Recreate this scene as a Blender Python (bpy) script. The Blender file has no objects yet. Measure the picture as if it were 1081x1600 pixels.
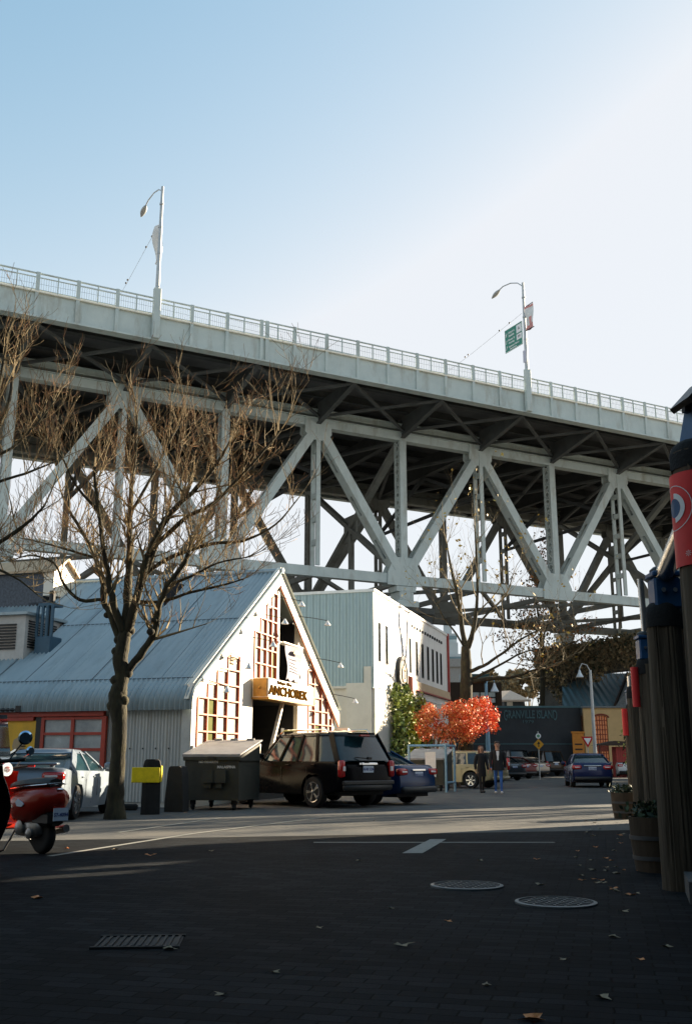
import bpy, math, random
from mathutils import Vector, Matrix
R = math.radians
random.seed(7)
scene = bpy.context.scene
col = scene.collection
V = Vector
# ---------------------------------------------------------------- camera maths (metres; camera at x=0,y=0)
F, CX, CY, CAMZ = 1556.0, 540.5, 800.0, 1.1
PITCH = math.atan(390 / 1556)
cp, sp = math.cos(PITCH), math.sin(PITCH)
def ray(u, v):
    a, b = (u - CX) / F, (CY - v) / F
    return V((a, cp - sp * b, sp + cp * b))
def at(u, v, Y):
    d = ray(u, v); k = Y / d.y
    return V((d.x * k, Y, CAMZ + d.z * k))
def gnd(u, v, z=0.0):
    d = ray(u, v); k = (z - CAMZ) / d.z
    return V((d.x * k, d.y * k, z))
# ---------------------------------------------------------------- mesh builder
class MB:
    def __init__(s): s.v = []; s.f = []; s.m = []; s.mi = 0; s.M = None
    def add(s, vs, fs):
        o = len(s.v)
        if s.M is not None: vs = [s.M @ V(p) for p in vs]
        s.v.extend([tuple(p) for p in vs])
        s.f.extend([tuple(i + o for i in f) for f in fs]); s.m.extend([s.mi] * len(fs))
        return s
    def box(s, x0, x1, y0, y1, z0, z1):
        return s.add([(x0,y0,z0),(x1,y0,z0),(x1,y1,z0),(x0,y1,z0),(x0,y0,z1),(x1,y0,z1),(x1,y1,z1),(x0,y1,z1)],
              [(0,3,2,1),(4,5,6,7),(0,1,5,4),(1,2,6,5),(2,3,7,6),(3,0,4,7)])
    def cbox(s, c, d):
        return s.box(c[0]-d[0]/2,c[0]+d[0]/2,c[1]-d[1]/2,c[1]+d[1]/2,c[2]-d[2]/2,c[2]+d[2]/2)
    def bbox(s, c, d, b=.02):
        "box with chamfered edges"
        hx,hy,hz=d[0]/2,d[1]/2,d[2]/2; b=min(b,hx*.9,hy*.9,hz*.9)
        vs=[];fs=[]
        rings=[(-hz,b),(-hz+b,0),(hz-b,0),(hz,b)]
        for z,i in rings:
            x,y=hx-i,hy-i
            for px,py in ((x-b,-y),(x,-y+b),(x,y-b),(x-b,y),(-x+b,y),(-x,y-b),(-x,-y+b),(-x+b,-y)):
                vs.append((c[0]+px,c[1]+py,c[2]+z))
        for r in range(3):
            for i in range(8):
                j=(i+1)%8; fs.append((r*8+i,r*8+j,r*8+8+j,r*8+8+i))
        fs.append(tuple(range(7,-1,-1))); fs.append(tuple(range(24,32)))
        return s.add(vs,fs)
    def beam(s, p0, p1, w, h, up=(0,0,1)):
        "w across, h along up"
        p0, p1 = V(p0), V(p1); a = (p1 - p0)
        if a.length < 1e-6: return s
        a.normalize(); up = V(up)
        if abs(a.dot(up)) > .98: up = V((0,1,0)) if abs(a.y) < .9 else V((1,0,0))
        x = a.cross(up).normalized(); y = x.cross(a).normalized()
        vs = []
        for p in (p0, p1):
            for i, j in ((-1,-1),(1,-1),(1,1),(-1,1)): vs.append(p + x*(i*w/2) + y*(j*h/2))
        return s.add(vs, [(0,1,2,3),(7,6,5,4),(0,4,5,1),(1,5,6,2),(2,6,7,3),(3,7,4,0)])
    def tube(s, pts, rad, n=6, cap=True):
        pts = [V(p) for p in pts]
        if not hasattr(rad, '__len__'): rad = [rad] * len(pts)
        vs = []; fs = []; ref = None
        for i, p in enumerate(pts):
            a = (pts[min(i+1, len(pts)-1)] - pts[max(i-1, 0)])
            a = a.normalized() if a.length > 1e-7 else V((0,0,1))
            if ref is None:
                ref = V((1,0,0)) if abs(a.x) < .8 else V((0,1,0))
            x = (ref - a * ref.dot(a))
            x = x.normalized() if x.length > 1e-5 else a.orthogonal().normalized()
            y = a.cross(x); ref = x
            for k in range(n):
                t = 2 * math.pi * k / n
                vs.append(p + (x * math.cos(t) + y * math.sin(t)) * rad[i])
        for i in range(len(pts) - 1):
            for k in range(n):
                j = (k + 1) % n
                fs.append((i*n+k, i*n+j, i*n+n+j, i*n+n+k))
        if cap:
            fs.append(tuple(range(n-1, -1, -1))); fs.append(tuple((len(pts)-1)*n + k for k in range(n)))
        return s.add(vs, fs)
    def lathe(s, prof, n=16, c=(0,0,0), axis='z', sx=1, sy=1):
        "prof: list of (r, h)"
        vs = []; fs = []
        for r, h in prof:
            for k in range(n):
                t = 2*math.pi*k/n; a, b = r*math.cos(t)*sx, r*math.sin(t)*sy
                p = (a, b, h) if axis == 'z' else ((a, h, b) if axis == 'y' else (h, a, b))
                vs.append((c[0]+p[0], c[1]+p[1], c[2]+p[2]))
        m = len(prof)
        for i in range(m-1):
            for k in range(n):
                j = (k+1) % n; fs.append((i*n+k, i*n+j, i*n+n+j, i*n+n+k))
        fs.append(tuple(range(n-1,-1,-1))); fs.append(tuple((m-1)*n+k for k in range(n)))
        return s.add(vs, fs)
    def prism(s, poly, y0, y1, axis='y'):
        "poly in the two other axes (x,z | y,z for axis x | x,y for z), extruded"
        n = len(poly); vs = []
        for h in (y0, y1):
            for a, b in poly:
                vs.append((a, h, b) if axis == 'y' else ((h, a, b) if axis == 'x' else (a, b, h)))
        fs = [(i, (i+1) % n, n + (i+1) % n, n + i) for i in range(n)]
        fs.append(tuple(range(n-1, -1, -1))); fs.append(tuple(range(n, 2*n)))
        return s.add(vs, fs)
    def loft(s, rings, closed=True, cap=True):
        n = len(rings[0]); vs = [p for r in rings for p in r]; fs = []
        for i in range(len(rings)-1):
            for k in range(n if closed else n-1):
                j = (k+1) % n; fs.append((i*n+k, i*n+j, i*n+n+j, i*n+n+k))
        if cap and closed:
            fs.append(tuple(range(n-1,-1,-1))); fs.append(tuple((len(rings)-1)*n+k for k in range(n)))
        return s.add(vs, fs)
    def ball(s, c, r, n=8, m=6):
        if not hasattr(r, '__len__'): r = (r, r, r)
        rings = []
        for i in range(m+1):
            t = math.pi*(.02 + .96*i/m)
            rings.append([(c[0]+r[0]*math.sin(t)*math.cos(2*math.pi*k/n), c[1]+r[1]*math.sin(t)*math.sin(2*math.pi*k/n), c[2]-r[2]*math.cos(t)) for k in range(n)])
        return s.loft(rings)
    def mesh_from(s, me, M=None, mi=None):
        o = s.mi
        if mi is not None: s.mi = mi
        s.add([(M @ v.co) if M is not None else v.co.copy() for v in me.vertices], [tuple(p.vertices) for p in me.polygons])
        s.mi = o
        return s
    def build(s, name, mats, parent=None, smooth=None, fix=True):
        me = bpy.data.meshes.new(name)
        me.from_pydata(s.v, [], s.f)
        if not isinstance(mats, (list, tuple)): mats = [mats]
        for m in mats: me.materials.append(m)
        if len(mats) > 1: me.polygons.foreach_set('material_index', s.m)
        me.validate()
        if fix:
            import bmesh
            bm = bmesh.new(); bm.from_mesh(me); bmesh.ops.recalc_face_normals(bm, faces=bm.faces[:]); bm.to_mesh(me); bm.free()
        if smooth is not None:
            me.polygons.foreach_set('use_smooth', [True]*len(me.polygons))
            me.set_sharp_from_angle(angle=R(smooth))
        me.update()
        o = bpy.data.objects.new(name, me); col.objects.link(o)
        if parent is not None: o.parent = parent
        return o
def tag(o, label, cat, group=None):
    o['label'] = label; o['category'] = cat
    if group: o['group'] = group
    return o
def struct(o, kind='structure', label=None, cat=None):
    o['kind'] = kind
    if label: o['label'] = label
    if cat: o['category'] = cat
    return o
def thing(name, label, cat, loc=(0,0,0), rz=0.0, group=None):
    o = bpy.data.objects.new(name, None); col.objects.link(o)
    o.empty_display_size = .3; o.location = loc; o.rotation_euler = (0,0,rz)
    return tag(o, label, cat, group)
KIDS = {}
def copy_tree(o, parent=None):
    c = o.copy(); col.objects.link(c)
    if parent is not None: c.parent = parent
    for ch in [x for x in bpy.data.objects if x.parent == o]: copy_tree(ch, c)
    return c
def text_me(body, size=1.0, ext=.01, bold=0.0, align='CENTER'):
    cu = bpy.data.curves.new('lettering', 'FONT'); cu.body = body; cu.size = size; cu.extrude = ext
    cu.offset = bold; cu.align_x = align; cu.align_y = 'CENTER'; cu.resolution_u = 3
    ob = bpy.data.objects.new('lettering', cu); col.objects.link(ob)
    dg = bpy.context.evaluated_depsgraph_get()
    me = bpy.data.meshes.new_from_object(ob.evaluated_get(dg))
    bpy.data.objects.remove(ob); bpy.data.curves.remove(cu)
    return me
# text lies in local XY facing +Z: stand it up so that it faces -Y / +X
FACE_MY = Matrix.Rotation(R(90), 4, 'X')
FACE_PX = Matrix.Rotation(R(90), 4, 'Z') @ Matrix.Rotation(R(90), 4, 'X')
# ---------------------------------------------------------------- materials
def mat(name, c, rough=.6, metal=0.0, var=.12, scale=4.0, bump=0.0, bscale=40.0, spec=.5, stretch=None, c2=None, emit=None, coat=0, alpha=None, trans=0, stain=None):
    m = bpy.data.materials.new(name); m.use_nodes = True
    nt = m.node_tree; N = nt.nodes; L = nt.links; b = N['Principled BSDF']
    b.inputs['Roughness'].default_value = rough; b.inputs['Metallic'].default_value = metal
    b.inputs['Specular IOR Level'].default_value = spec
    if coat: b.inputs['Coat Weight'].default_value = coat; b.inputs['Coat Roughness'].default_value = .04
    if trans: b.inputs['Transmission Weight'].default_value = trans
    tc = N.new('ShaderNodeTexCoord'); src = tc.outputs['Object']
    if stretch:
        mp = N.new('ShaderNodeMapping'); mp.inputs['Scale'].default_value = stretch; L.new(src, mp.inputs[0]); src = mp.outputs[0]
    if c2 is None:
        a = [max(0, x*(1-var)) for x in c]; d = [min(1, x*(1+var)) for x in c]
    else: a, d = c, c2
    nz = N.new('ShaderNodeTexNoise'); nz.inputs['Scale'].default_value = scale; nz.inputs['Detail'].default_value = 6; nz.inputs['Roughness'].default_value = .65
    L.new(src, nz.inputs['Vector'])
    cr = N.new('ShaderNodeValToRGB'); cr.color_ramp.elements[0].position = .32; cr.color_ramp.elements[1].position = .68
    cr.color_ramp.elements[0].color = (*a, 1); cr.color_ramp.elements[1].color = (*d, 1)
    L.new(nz.outputs['Fac'], cr.inputs[0]); L.new(cr.outputs[0], b.inputs['Base Color'])
    rm = N.new('ShaderNodeMapRange'); rm.inputs[3].default_value = max(.02, rough-.08); rm.inputs[4].default_value = min(1, rough+.08)
    L.new(nz.outputs['Fac'], rm.inputs[0]); L.new(rm.outputs[0], b.inputs['Roughness'])
    if bump:
        n2 = N.new('ShaderNodeTexNoise'); n2.inputs['Scale'].default_value = bscale; n2.inputs['Detail'].default_value = 4
        L.new(src, n2.inputs['Vector'])
        bp = N.new('ShaderNodeBump'); bp.inputs['Strength'].default_value = bump; bp.inputs['Distance'].default_value = .02
        L.new(n2.outputs['Fac'], bp.inputs['Height']); L.new(bp.outputs[0], b.inputs['Normal'])
    if stain:
        sc_, ss_, amt_ = stain
        m2_ = N.new('ShaderNodeMapping'); m2_.inputs['Scale'].default_value = ss_; L.new(tc.outputs['Object'], m2_.inputs[0])
        n3 = N.new('ShaderNodeTexNoise'); n3.inputs['Scale'].default_value = 1; n3.inputs['Detail'].default_value = 7; n3.inputs['Roughness'].default_value = .7; L.new(m2_.outputs[0], n3.inputs['Vector'])
        c3 = N.new('ShaderNodeMapRange'); c3.inputs[1].default_value = .52; c3.inputs[2].default_value = .72; c3.inputs[4].default_value = amt_; L.new(n3.outputs['Fac'], c3.inputs[0])
        x3 = N.new('ShaderNodeMixRGB'); L.new(c3.outputs[0], x3.inputs[0]); L.new(cr.outputs[0], x3.inputs[1]); x3.inputs[2].default_value = (*sc_, 1); L.new(x3.outputs[0], b.inputs['Base Color'])
    if emit: b.inputs['Emission Color'].default_value = (*emit[0], 1); b.inputs['Emission Strength'].default_value = emit[1]
    return m
def ridged(name, c, axis='X', pitch=.1, var=.08, rough=.45, metal=.35, depth=.01, dirt=None):
    "sheet metal with ribs by bump along one object axis, streaked with weather"
    m = mat(name, c, rough, metal, var, 1.3, stretch=(3, 3, .35))
    nt = m.node_tree; N = nt.nodes; L = nt.links; b = N['Principled BSDF']
    tc = N.new('ShaderNodeTexCoord'); sx = N.new('ShaderNodeSeparateXYZ'); L.new(tc.outputs['Object'], sx.inputs[0])
    mu = N.new('ShaderNodeMath'); mu.operation = 'MULTIPLY'; mu.inputs[1].default_value = 2*math.pi/pitch; L.new(sx.outputs[axis], mu.inputs[0])
    si = N.new('ShaderNodeMath'); si.operation = 'SINE'; L.new(mu.outputs[0], si.inputs[0])
    bp = N.new('ShaderNodeBump'); bp.inputs['Strength'].default_value = 1; bp.inputs['Distance'].default_value = depth
    L.new(si.outputs[0], bp.inputs['Height']); L.new(bp.outputs[0], b.inputs['Normal'])
    return m
M = {}
def dm(k, *a, **kw): M[k] = mat(k, *a, **kw)
dm('bridge_paint', (.43,.49,.47), .6, 0, .16, .8, c2=(.54,.60,.57), bump=.15, bscale=12, stain=((.25,.22,.16),(1.1,1.1,.3),.65))
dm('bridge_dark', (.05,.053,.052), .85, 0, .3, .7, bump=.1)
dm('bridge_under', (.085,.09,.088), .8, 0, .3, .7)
dm('bridge_shaded', (.17,.175,.155), .75, 0, .25, .9, c2=(.22,.225,.20), bump=.2, stain=((.09,.07,.045),(1,1,.4),.7))  # bridge paint darkened for the shade below the deck, plus brown stains
dm('bridge_concrete', (.10,.10,.10), .85, 0, .2, 1.2, bump=.3, bscale=15)
dm('pier_concrete', (.035,.038,.035), .9, 0, .3, .9, c2=(.10,.10,.09), bump=.5, bscale=8)
dm('lamp_metal', (.42,.44,.44), .45, .5)
dm('lamp_glass', (.75,.75,.7), .2)
dm('white_cloth', (.72,.72,.70), .8)
dm('red_cloth', (.55,.07,.06), .75)
dm('green_sign', (.01,.20,.13), .4, 0, .05)
dm('sign_white', (.80,.80,.80), .4, 0, .04)
dm('wire', (.05,.05,.05), .6)
dm('barn_wall', (.50,.52,.50), .5, .2)
M['barn_roof'] = mat('barn_roof', (.29,.36,.385), .45, .3, .1, 1.2, stretch=(2,.4,.4), c2=(.37,.44,.455), stain=((.17,.20,.20),(4,.5,.5),.6))
M['barn_side'] = mat('barn_side', (.34,.37,.37), .5, .3, .1, 1.5, stretch=(3,3,.3), c2=(.46,.48,.46), stain=((.20,.16,.11),(5,5,.5),.5))
dm('seam', (.10,.12,.13), .6, .3)
dm('white_paint', (.78,.72,.60), .6, 0, .07, 2.0, c2=(.86,.79,.65), bump=.1, bscale=20, stain=((.5,.38,.24),(2,2,.5),.35))
dm('orange_wood', (.36,.085,.03), .55, 0, .2, 5)
dm('red_frame', (.42,.045,.02), .5, 0, .15, 4)
dm('yellow_door', (.75,.42,.025), .6, 0, .12, 3)
dm('pale_pane', (.36,.37,.34), .12, 0, .3, 2.5, c2=(.62,.60,.52))  # panes coloured pale for the bright sky they reflect
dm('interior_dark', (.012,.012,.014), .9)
dm('glass', (.012,.017,.02), .06, 0, .3, 2, spec=.8)
dm('glass_blue', (.012,.035,.045), .05, 0, .3, 2, spec=.5)
dm('sign_gold', (.36,.18,.02), .5, 0, .3, 6)
dm('leaf_mid', (.03,.05,.015), .7, 0, .3, 2, c2=(.07,.10,.03))
dm('brown_letter', (.055,.026,.005), .9, spec=.0)
dm('black_metal', (.015,.016,.017), .45, .3)
dm('grey_metal', (.3,.31,.32), .45, .6)
dm('shingle', (.09,.10,.115), .8, 0, .4, 14, bump=.5, bscale=14)
dm('blue_duct', (.04,.10,.15), .5, .2)
dm('cream_stucco', (.62,.58,.50), .8, 0, .08, 1.5, bump=.2, bscale=30)
dm('yellow_panel', (.42,.36,.05), .7, 0, .1)
M['clad_shaded'] = ridged('clad_shaded', (.37,.47,.475), 'X', .30, depth=.035)  # white cladding darkened to blue grey for its shaded side
M['clad_white'] = ridged('clad_white', (.74,.73,.70), 'Y', .30, depth=.03, metal=.1)
dm('red_trim', (.35,.03,.02), .5)
dm('orange_sign', (.55,.12,.04), .5, 0, .2, 8)
dm('tan_trim', (.5,.36,.22), .6)
dm('bark', (.010,.008,.006), .95, 0, .4, 7, c2=(.055,.048,.022), bump=.9, bscale=25, stretch=(1,1,.35))
dm('twig', (.17,.125,.06), .8, 0, .3, 3, c2=(.28,.21,.11))
dm('twig_red', (.24,.12,.055), .7, 0, .3, 3, c2=(.36,.20,.09))
dm('twig_far', (.11,.085,.05), .85, 0, .3, 2, c2=(.22,.17,.09))
dm('leaf_red', (.50,.05,.018), .6, 0, .3, 3.5, c2=(.78,.19,.06))
dm('leaf_orange', (.58,.17,.045), .6, 0, .3, 3.5, c2=(.85,.38,.13))
dm('leaf_green', (.11,.17,.035), .55, 0, .3, 1.2, c2=(.42,.46,.10))
dm('leaf_dark', (.012,.026,.010), .7, 0, .3, 2, c2=(.03,.05,.02))
dm('leaf_yellow', (.34,.22,.03), .6, 0, .2, 2, c2=(.45,.33,.07))
dm('leaf_brown', (.20,.13,.06), .7, 0, .3, 2, c2=(.34,.25,.12))
dm('vine', (.12,.10,.06), .9, 0, .3, 2, c2=(.28,.23,.13))
dm('wood_pile', (.050,.036,.022), .9, 0, .4, 9, c2=(.14,.105,.068), bump=1.0, bscale=30, stretch=(1,1,.06), stain=((.02,.018,.012),(3,3,.5),.8))
dm('pile_top', (.010,.010,.010), .9, 0, .3, 5, bump=.5)
dm('blue_steel', (.012,.075,.19), .45, .1, .2, 5)
dm('steel_pipe', (.55,.56,.56), .25, .9, .1, 3)
dm('red_banner', (.80,.03,.03), .5, 0, .12, 3)
dm('barrel_wood', (.045,.03,.017), .9, 0, .35, 6, c2=(.09,.06,.035), bump=.6, bscale=20, stretch=(1,1,.2))
dm('barrel_hoop', (.09,.09,.09), .6, .4)
dm('soil', (.02,.014,.01), 1)
dm('kerb_stone', (.10,.10,.10), .9, 0, .25, 4, bump=.5)
dm('manhole', (.15,.165,.17), .5, .5, .2, 8)
dm('manhole_dark', (.03,.03,.032), .7, .3)
dm('road_paint', (.19,.19,.175), .8, 0, .35, 9, c2=(.34,.34,.30), stain=((.06,.06,.06),(9,9,9),.9))
dm('dumpster', (.030,.031,.022), .7, .0, .3, 3, c2=(.055,.053,.038), bump=.2)
dm('dumpster_lid', (.30,.28,.27), .6, 0, .2, 3)
dm('dark_plastic', (.02,.02,.02), .5)
dm('yellow_paint', (.85,.66,.01), .45, 0, .15, 7)
dm('concrete_dark', (.018,.018,.017), .9, 0, .3, 5, bump=.4)
dm('tyre', (.012,.012,.012), .85, 0, .2, 9)
dm('rim', (.55,.56,.58), .25, .9, .05)
dm('chrome', (.75,.76,.78), .12, 1, .03)
dm('plate', (.55,.62,.72), .45, 0, .05)
dm('plate_ink', (.04,.06,.22), .5)
dm('tail_red', (.45,.012,.01), .15, 0, .2, 9, spec=.8)
dm('tail_clear', (.75,.72,.72), .15)
dm('amber', (.75,.2,.02), .2)
def paint(k, c, metal=.3, rough=.22): dm(k, c, rough, metal*.25, .05, 2, coat=.12, spec=.3)
dm('paint_black', (.004,.004,.005), .18, 0, .2, 3, spec=.06); paint('paint_blue', (.010,.035,.10)); paint('paint_navy', (.012,.020,.075))
paint('paint_silver', (.20,.24,.29), .7, .3); paint('paint_tan', (.36,.29,.16), .5); paint('paint_dark', (.03,.035,.04))
paint('paint_maroon', (.12,.01,.008)); paint('paint_gold', (.42,.34,.26), .6); paint('paint_brown', (.06,.035,.02)); paint('paint_white', (.6,.6,.6), 0)
paint('scooter_red', (.32,.020,.010), 0, .2)
dm('seat_black', (.012,.012,.013), .5)
dm('engine', (.30,.30,.30), .4, .8, .3, 12)
dm('mirror', (.35,.55,.75), .03, 1, .02)
dm('skin', (.42,.22,.14), .55); dm('hair', (.035,.016,.008), .6); dm('hair_red', (.14,.045,.02), .6)
dm('black_cloth', (.010,.009,.010), .85, 0, .3, 8); dm('jeans', (.03,.10,.30), .85, 0, .2, 10); dm('white_shirt', (.7,.7,.7), .8)
dm('shoe_grey', (.5,.5,.5), .7); dm('dark_red_cloth', (.20,.015,.012), .85)
dm('charcoal_wall', (.020,.026,.032), .75, 0, .2, 1, c2=(.034,.042,.050), bump=.2, stain=((.05,.055,.055),(.5,.5,.3),.5))
dm('teal_letter', (.045,.12,.14), .5); dm('teal_steel', (.04,.12,.14), .5)
dm('yellow_stucco', (.66,.46,.22), .85, 0, .08, 1.5, bump=.2)
M['far_roof'] = ridged('far_roof', (.10,.20,.25), 'X', .55, depth=.08, rough=.6, metal=.1)
dm('warm_window', (.35,.10,.03), .2, 0, .5, 3, emit=((1,.35,.1), .03))
dm('brick_red', (.22,.045,.025), .8, 0, .3, 6)
dm('shingle_grey', (.18,.21,.22), .8, 0, .25, 8, bump=.5, bscale=14)
dm('tower_pale', (.45,.50,.50), .7, 0, .1, .5); dm('tower_glass', (.12,.20,.22), .2)
dm('tan_roof', (.42,.36,.30), .8); dm('dark_brown', (.045,.028,.02), .8)
dm('sign_yellow', (.60,.28,.01), .5); dm('sign_orange', (.60,.22,.02), .6)
dm('light_blue_pole', (.22,.38,.50), .4, .3)
dm('bell_white', (.62,.66,.68), .4, .1)
dm('brick_far', (.16,.13,.12), .85); dm('wall_far', (.30,.29,.27), .85)
dm('sticker', (.75,.72,.68), .6); dm('grime_floor', (.06,.06,.06), .9)
# ground: interlocking block pavers fading to asphalt further on
def ground_mat():
    m = bpy.data.materials.new('block_paving'); m.use_nodes = True
    nt = m.node_tree; N = nt.nodes; L = nt.links; b = N['Principled BSDF']
    tc = N.new('ShaderNodeTexCoord'); mp = N.new('ShaderNodeMapping'); mp.inputs['Rotation'].default_value = (0,0,R(14)); L.new(tc.outputs['Object'], mp.inputs[0])
    wz = N.new('ShaderNodeTexNoise'); wz.inputs['Scale'].default_value = 6; L.new(mp.outputs[0], wz.inputs['Vector'])
    vm = N.new('ShaderNodeMixRGB'); vm.blend_type = 'ADD'; vm.inputs[0].default_value = .035; L.new(mp.outputs[0], vm.inputs[1]); L.new(wz.outputs['Color'], vm.inputs[2])
    br = N.new('ShaderNodeTexBrick'); br.inputs['Scale'].default_value = 1.0
    br.inputs['Brick Width'].default_value = .225; br.inputs['Row Height'].default_value = .1125; br.inputs['Mortar Size'].default_value = .006
    br.inputs['Mortar Smooth'].default_value = .4; br.inputs['Bias'].default_value = -.2
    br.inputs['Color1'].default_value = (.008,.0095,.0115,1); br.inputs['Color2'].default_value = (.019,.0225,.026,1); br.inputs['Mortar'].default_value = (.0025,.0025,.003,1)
    L.new(vm.outputs[0], br.inputs['Vector'])
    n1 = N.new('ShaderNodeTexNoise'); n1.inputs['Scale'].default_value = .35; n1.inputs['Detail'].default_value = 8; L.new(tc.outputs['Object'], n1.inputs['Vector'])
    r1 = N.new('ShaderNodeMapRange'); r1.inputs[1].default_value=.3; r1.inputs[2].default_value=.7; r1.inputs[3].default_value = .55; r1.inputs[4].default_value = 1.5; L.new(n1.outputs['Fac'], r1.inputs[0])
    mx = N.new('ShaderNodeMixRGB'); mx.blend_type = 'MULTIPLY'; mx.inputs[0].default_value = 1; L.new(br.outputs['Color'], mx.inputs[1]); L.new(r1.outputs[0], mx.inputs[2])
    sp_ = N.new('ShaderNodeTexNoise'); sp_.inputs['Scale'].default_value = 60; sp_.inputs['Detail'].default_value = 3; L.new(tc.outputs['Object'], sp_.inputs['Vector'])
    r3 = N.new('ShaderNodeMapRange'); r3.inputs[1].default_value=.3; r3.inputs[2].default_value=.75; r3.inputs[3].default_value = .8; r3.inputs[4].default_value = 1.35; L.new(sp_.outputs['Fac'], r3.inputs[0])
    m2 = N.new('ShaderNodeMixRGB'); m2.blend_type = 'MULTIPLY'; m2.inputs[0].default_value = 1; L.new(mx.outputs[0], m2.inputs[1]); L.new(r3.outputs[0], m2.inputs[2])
    L.new(m2.outputs[0], b.inputs['Base Color']); b.inputs['Roughness'].default_value = .82; b.inputs['Specular IOR Level'].default_value = .06
    ad = N.new('ShaderNodeMath'); ad.operation = 'MULTIPLY_ADD'; ad.inputs[1].default_value = .25; L.new(sp_.outputs['Fac'], ad.inputs[0]); 
    inv = N.new('ShaderNodeMath'); inv.operation = 'SUBTRACT'; inv.inputs[0].default_value = 1; L.new(br.outputs['Fac'], inv.inputs[1]); L.new(inv.outputs[0], ad.inputs[2])
    bp = N.new('ShaderNodeBump'); bp.inputs['Strength'].default_value = .7; bp.inputs['Distance'].default_value = .006; L.new(ad.outputs[0], bp.inputs['Height']); L.new(bp.outputs[0], b.inputs['Normal'])
    return m
M['paving'] = ground_mat()  # paver colour also carries the shade over the foreground
def asphalt():
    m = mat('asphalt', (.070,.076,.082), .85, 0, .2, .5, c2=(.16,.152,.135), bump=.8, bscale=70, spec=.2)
    return m
M['asphalt'] = asphalt()  # asphalt made paler so the sunlit band reads brighter
# ---------------------------------------------------------------- foliage helpers
def leaves(mb, pts, size, rng, mis=(0,)):
    for p in pts:
        p = V(p); a = V((rng.gauss(0,1), rng.gauss(0,1), rng.gauss(0,1))).normalized(); b_ = a.orthogonal().normalized()
        b_.rotate(Matrix.Rotation(rng.uniform(0,6.28), 3, a)); c = a.cross(b_); s = size*rng.uniform(.6,1.4)
        mb.mi = rng.choice(mis)
        mb.add([p-b_*s, p+c*s*.6, p+b_*s, p-c*s*.6], [(0,1,2,3)])
    mb.mi = 0
def grow(mb, p, d, L, r, lvl, rng, up=.25, spread=.7, tip=None, nseg=4, kids=(3,5), sides=4, ends=None, shrink=.62):
    p = V(p); d = V(d).normalized(); pts = [p.copy()]; rad = [r]
    for i in range(nseg):
        d = (d + V((rng.gauss(0,.14), rng.gauss(0,.14), rng.gauss(0,.1) + up*.5))).normalized()
        p = p + d*(L/nseg); pts.append(p.copy()); rad.append(max(r*(1-.75*(i+1)/nseg), .0042))
    o = mb.mi
    if tip is not None and lvl <= 0 and rng.random() < .5: mb.mi = tip
    mb.tube(pts, rad, sides if lvl > 0 else 3, cap=False); mb.mi = o
    if ends is not None and lvl <= 0: ends.extend(pts[2:])
    if lvl > 0:
        for k in range(rng.randint(*kids)):
            i = rng.randint(1, nseg); q = pts[i]
            ax = V((rng.gauss(0,1), rng.gauss(0,1), rng.gauss(0,.5)))
            base = (pts[i]-pts[i-1]).normalized()
            nd = (base*(1-spread*.4) + ax.normalized()*spread + V((0,0,up))).normalized()
            grow(mb, q, nd, L*shrink*rng.uniform(.7,1.2), rad[i]*.7, lvl-1, rng, up, spread, tip, nseg, kids, sides, ends, shrink)
# ================================================================ GROUND
SA = math.atan(.284/.959)                      # street azimuth from +Y, clockwise
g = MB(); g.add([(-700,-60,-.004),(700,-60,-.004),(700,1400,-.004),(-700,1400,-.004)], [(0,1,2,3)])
struct(g.build('ground', M['asphalt']), label='worn grey asphalt of the far part of the street, lightened for the sunlit band', cat='asphalt')
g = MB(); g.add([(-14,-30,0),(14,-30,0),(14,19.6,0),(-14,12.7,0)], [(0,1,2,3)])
struct(g.build('paving', M['paving'], fix=False), label='dark interlocking block paving in the foreground, darkened further for its shade', cat='paving')
def strip(pts, w, name, z=.004):
    "painted line through ground points"
    mb = MB()
    for a, b in zip(pts[:-1], pts[1:]):
        d = (b-a).normalized(); n = V((-d.y, d.x, 0))*(w/2)
        mb.add([a-n+V((0,0,z)), b-n+V((0,0,z)), b+n+V((0,0,z)), a+n+V((0,0,z))], [(0,1,2,3)])
    return mb
def road(name, mb, label): struct(mb.build(name, M['road_paint'], fix=False), label=label, cat='road marking')
road('stall_line', strip([gnd(78,1338), gnd(300,1303), gnd(500,1278)], .09, ''), 'long thin white stall line running from the red scooter to the dumpster')
road('stall_line', strip([gnd(185,1301), gnd(345,1278)], .09, ''), 'short thin white stall line in front of the tree')
mb = strip([gnd(490,1316.5), gnd(866,1316.5)], .12, '')
q = [gnd(628,1334), gnd(660,1334), gnd(697,1312), gnd(672,1312)]
mb.add([p+V((0,0,.008)) for p in q], [(0,1,2,3)])
road('stall_mark', mb, 'white T shaped stall mark painted across the paving')
# manhole covers
def manhole(c, r, label, zz):
    t = thing('manhole_cover', label, 'manhole cover', c, R(20), 'manhole covers in the paving')
    m = MB(); m.lathe([(r,0),(r,.014),(r-.015,.018),(r-.03,.018),(r-.03,.006)], 40); m.build('ring', M['manhole'], t, 40)
    m = MB(); m.lathe([(r-.034,0),(r-.034,.010)], 40); m.mi = 1
    n = 11; st = 2*r/n
    for i in range(n):
        for j in range(n):
            x, y = (i-(n-1)/2)*st, (j-(n-1)/2)*st
            if x*x+y*y < (r-.07)**2: 
                a = R(45) if (i+j) % 2 else R(-45)
                dx, dy = math.cos(a)*st*.38, math.sin(a)*st*.38
                m.beam((x-dx,y-dy,.0125), (x+dx,y+dy,.0125), .018, .008)
    m.build('lid', [M['manhole_dark'], M['manhole']], t)
manhole(gnd(729,1385), .33, 'round manhole cover further from the camera and left of its twin', 0)
manhole(gnd(868,1411.5), .325, 'round manhole cover nearer to the camera and right of its twin', 0)
t = thing('drain_grate', 'rectangular slotted iron drain grate in the dark paving', 'drain grate', gnd(218,1473), R(4))
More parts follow.
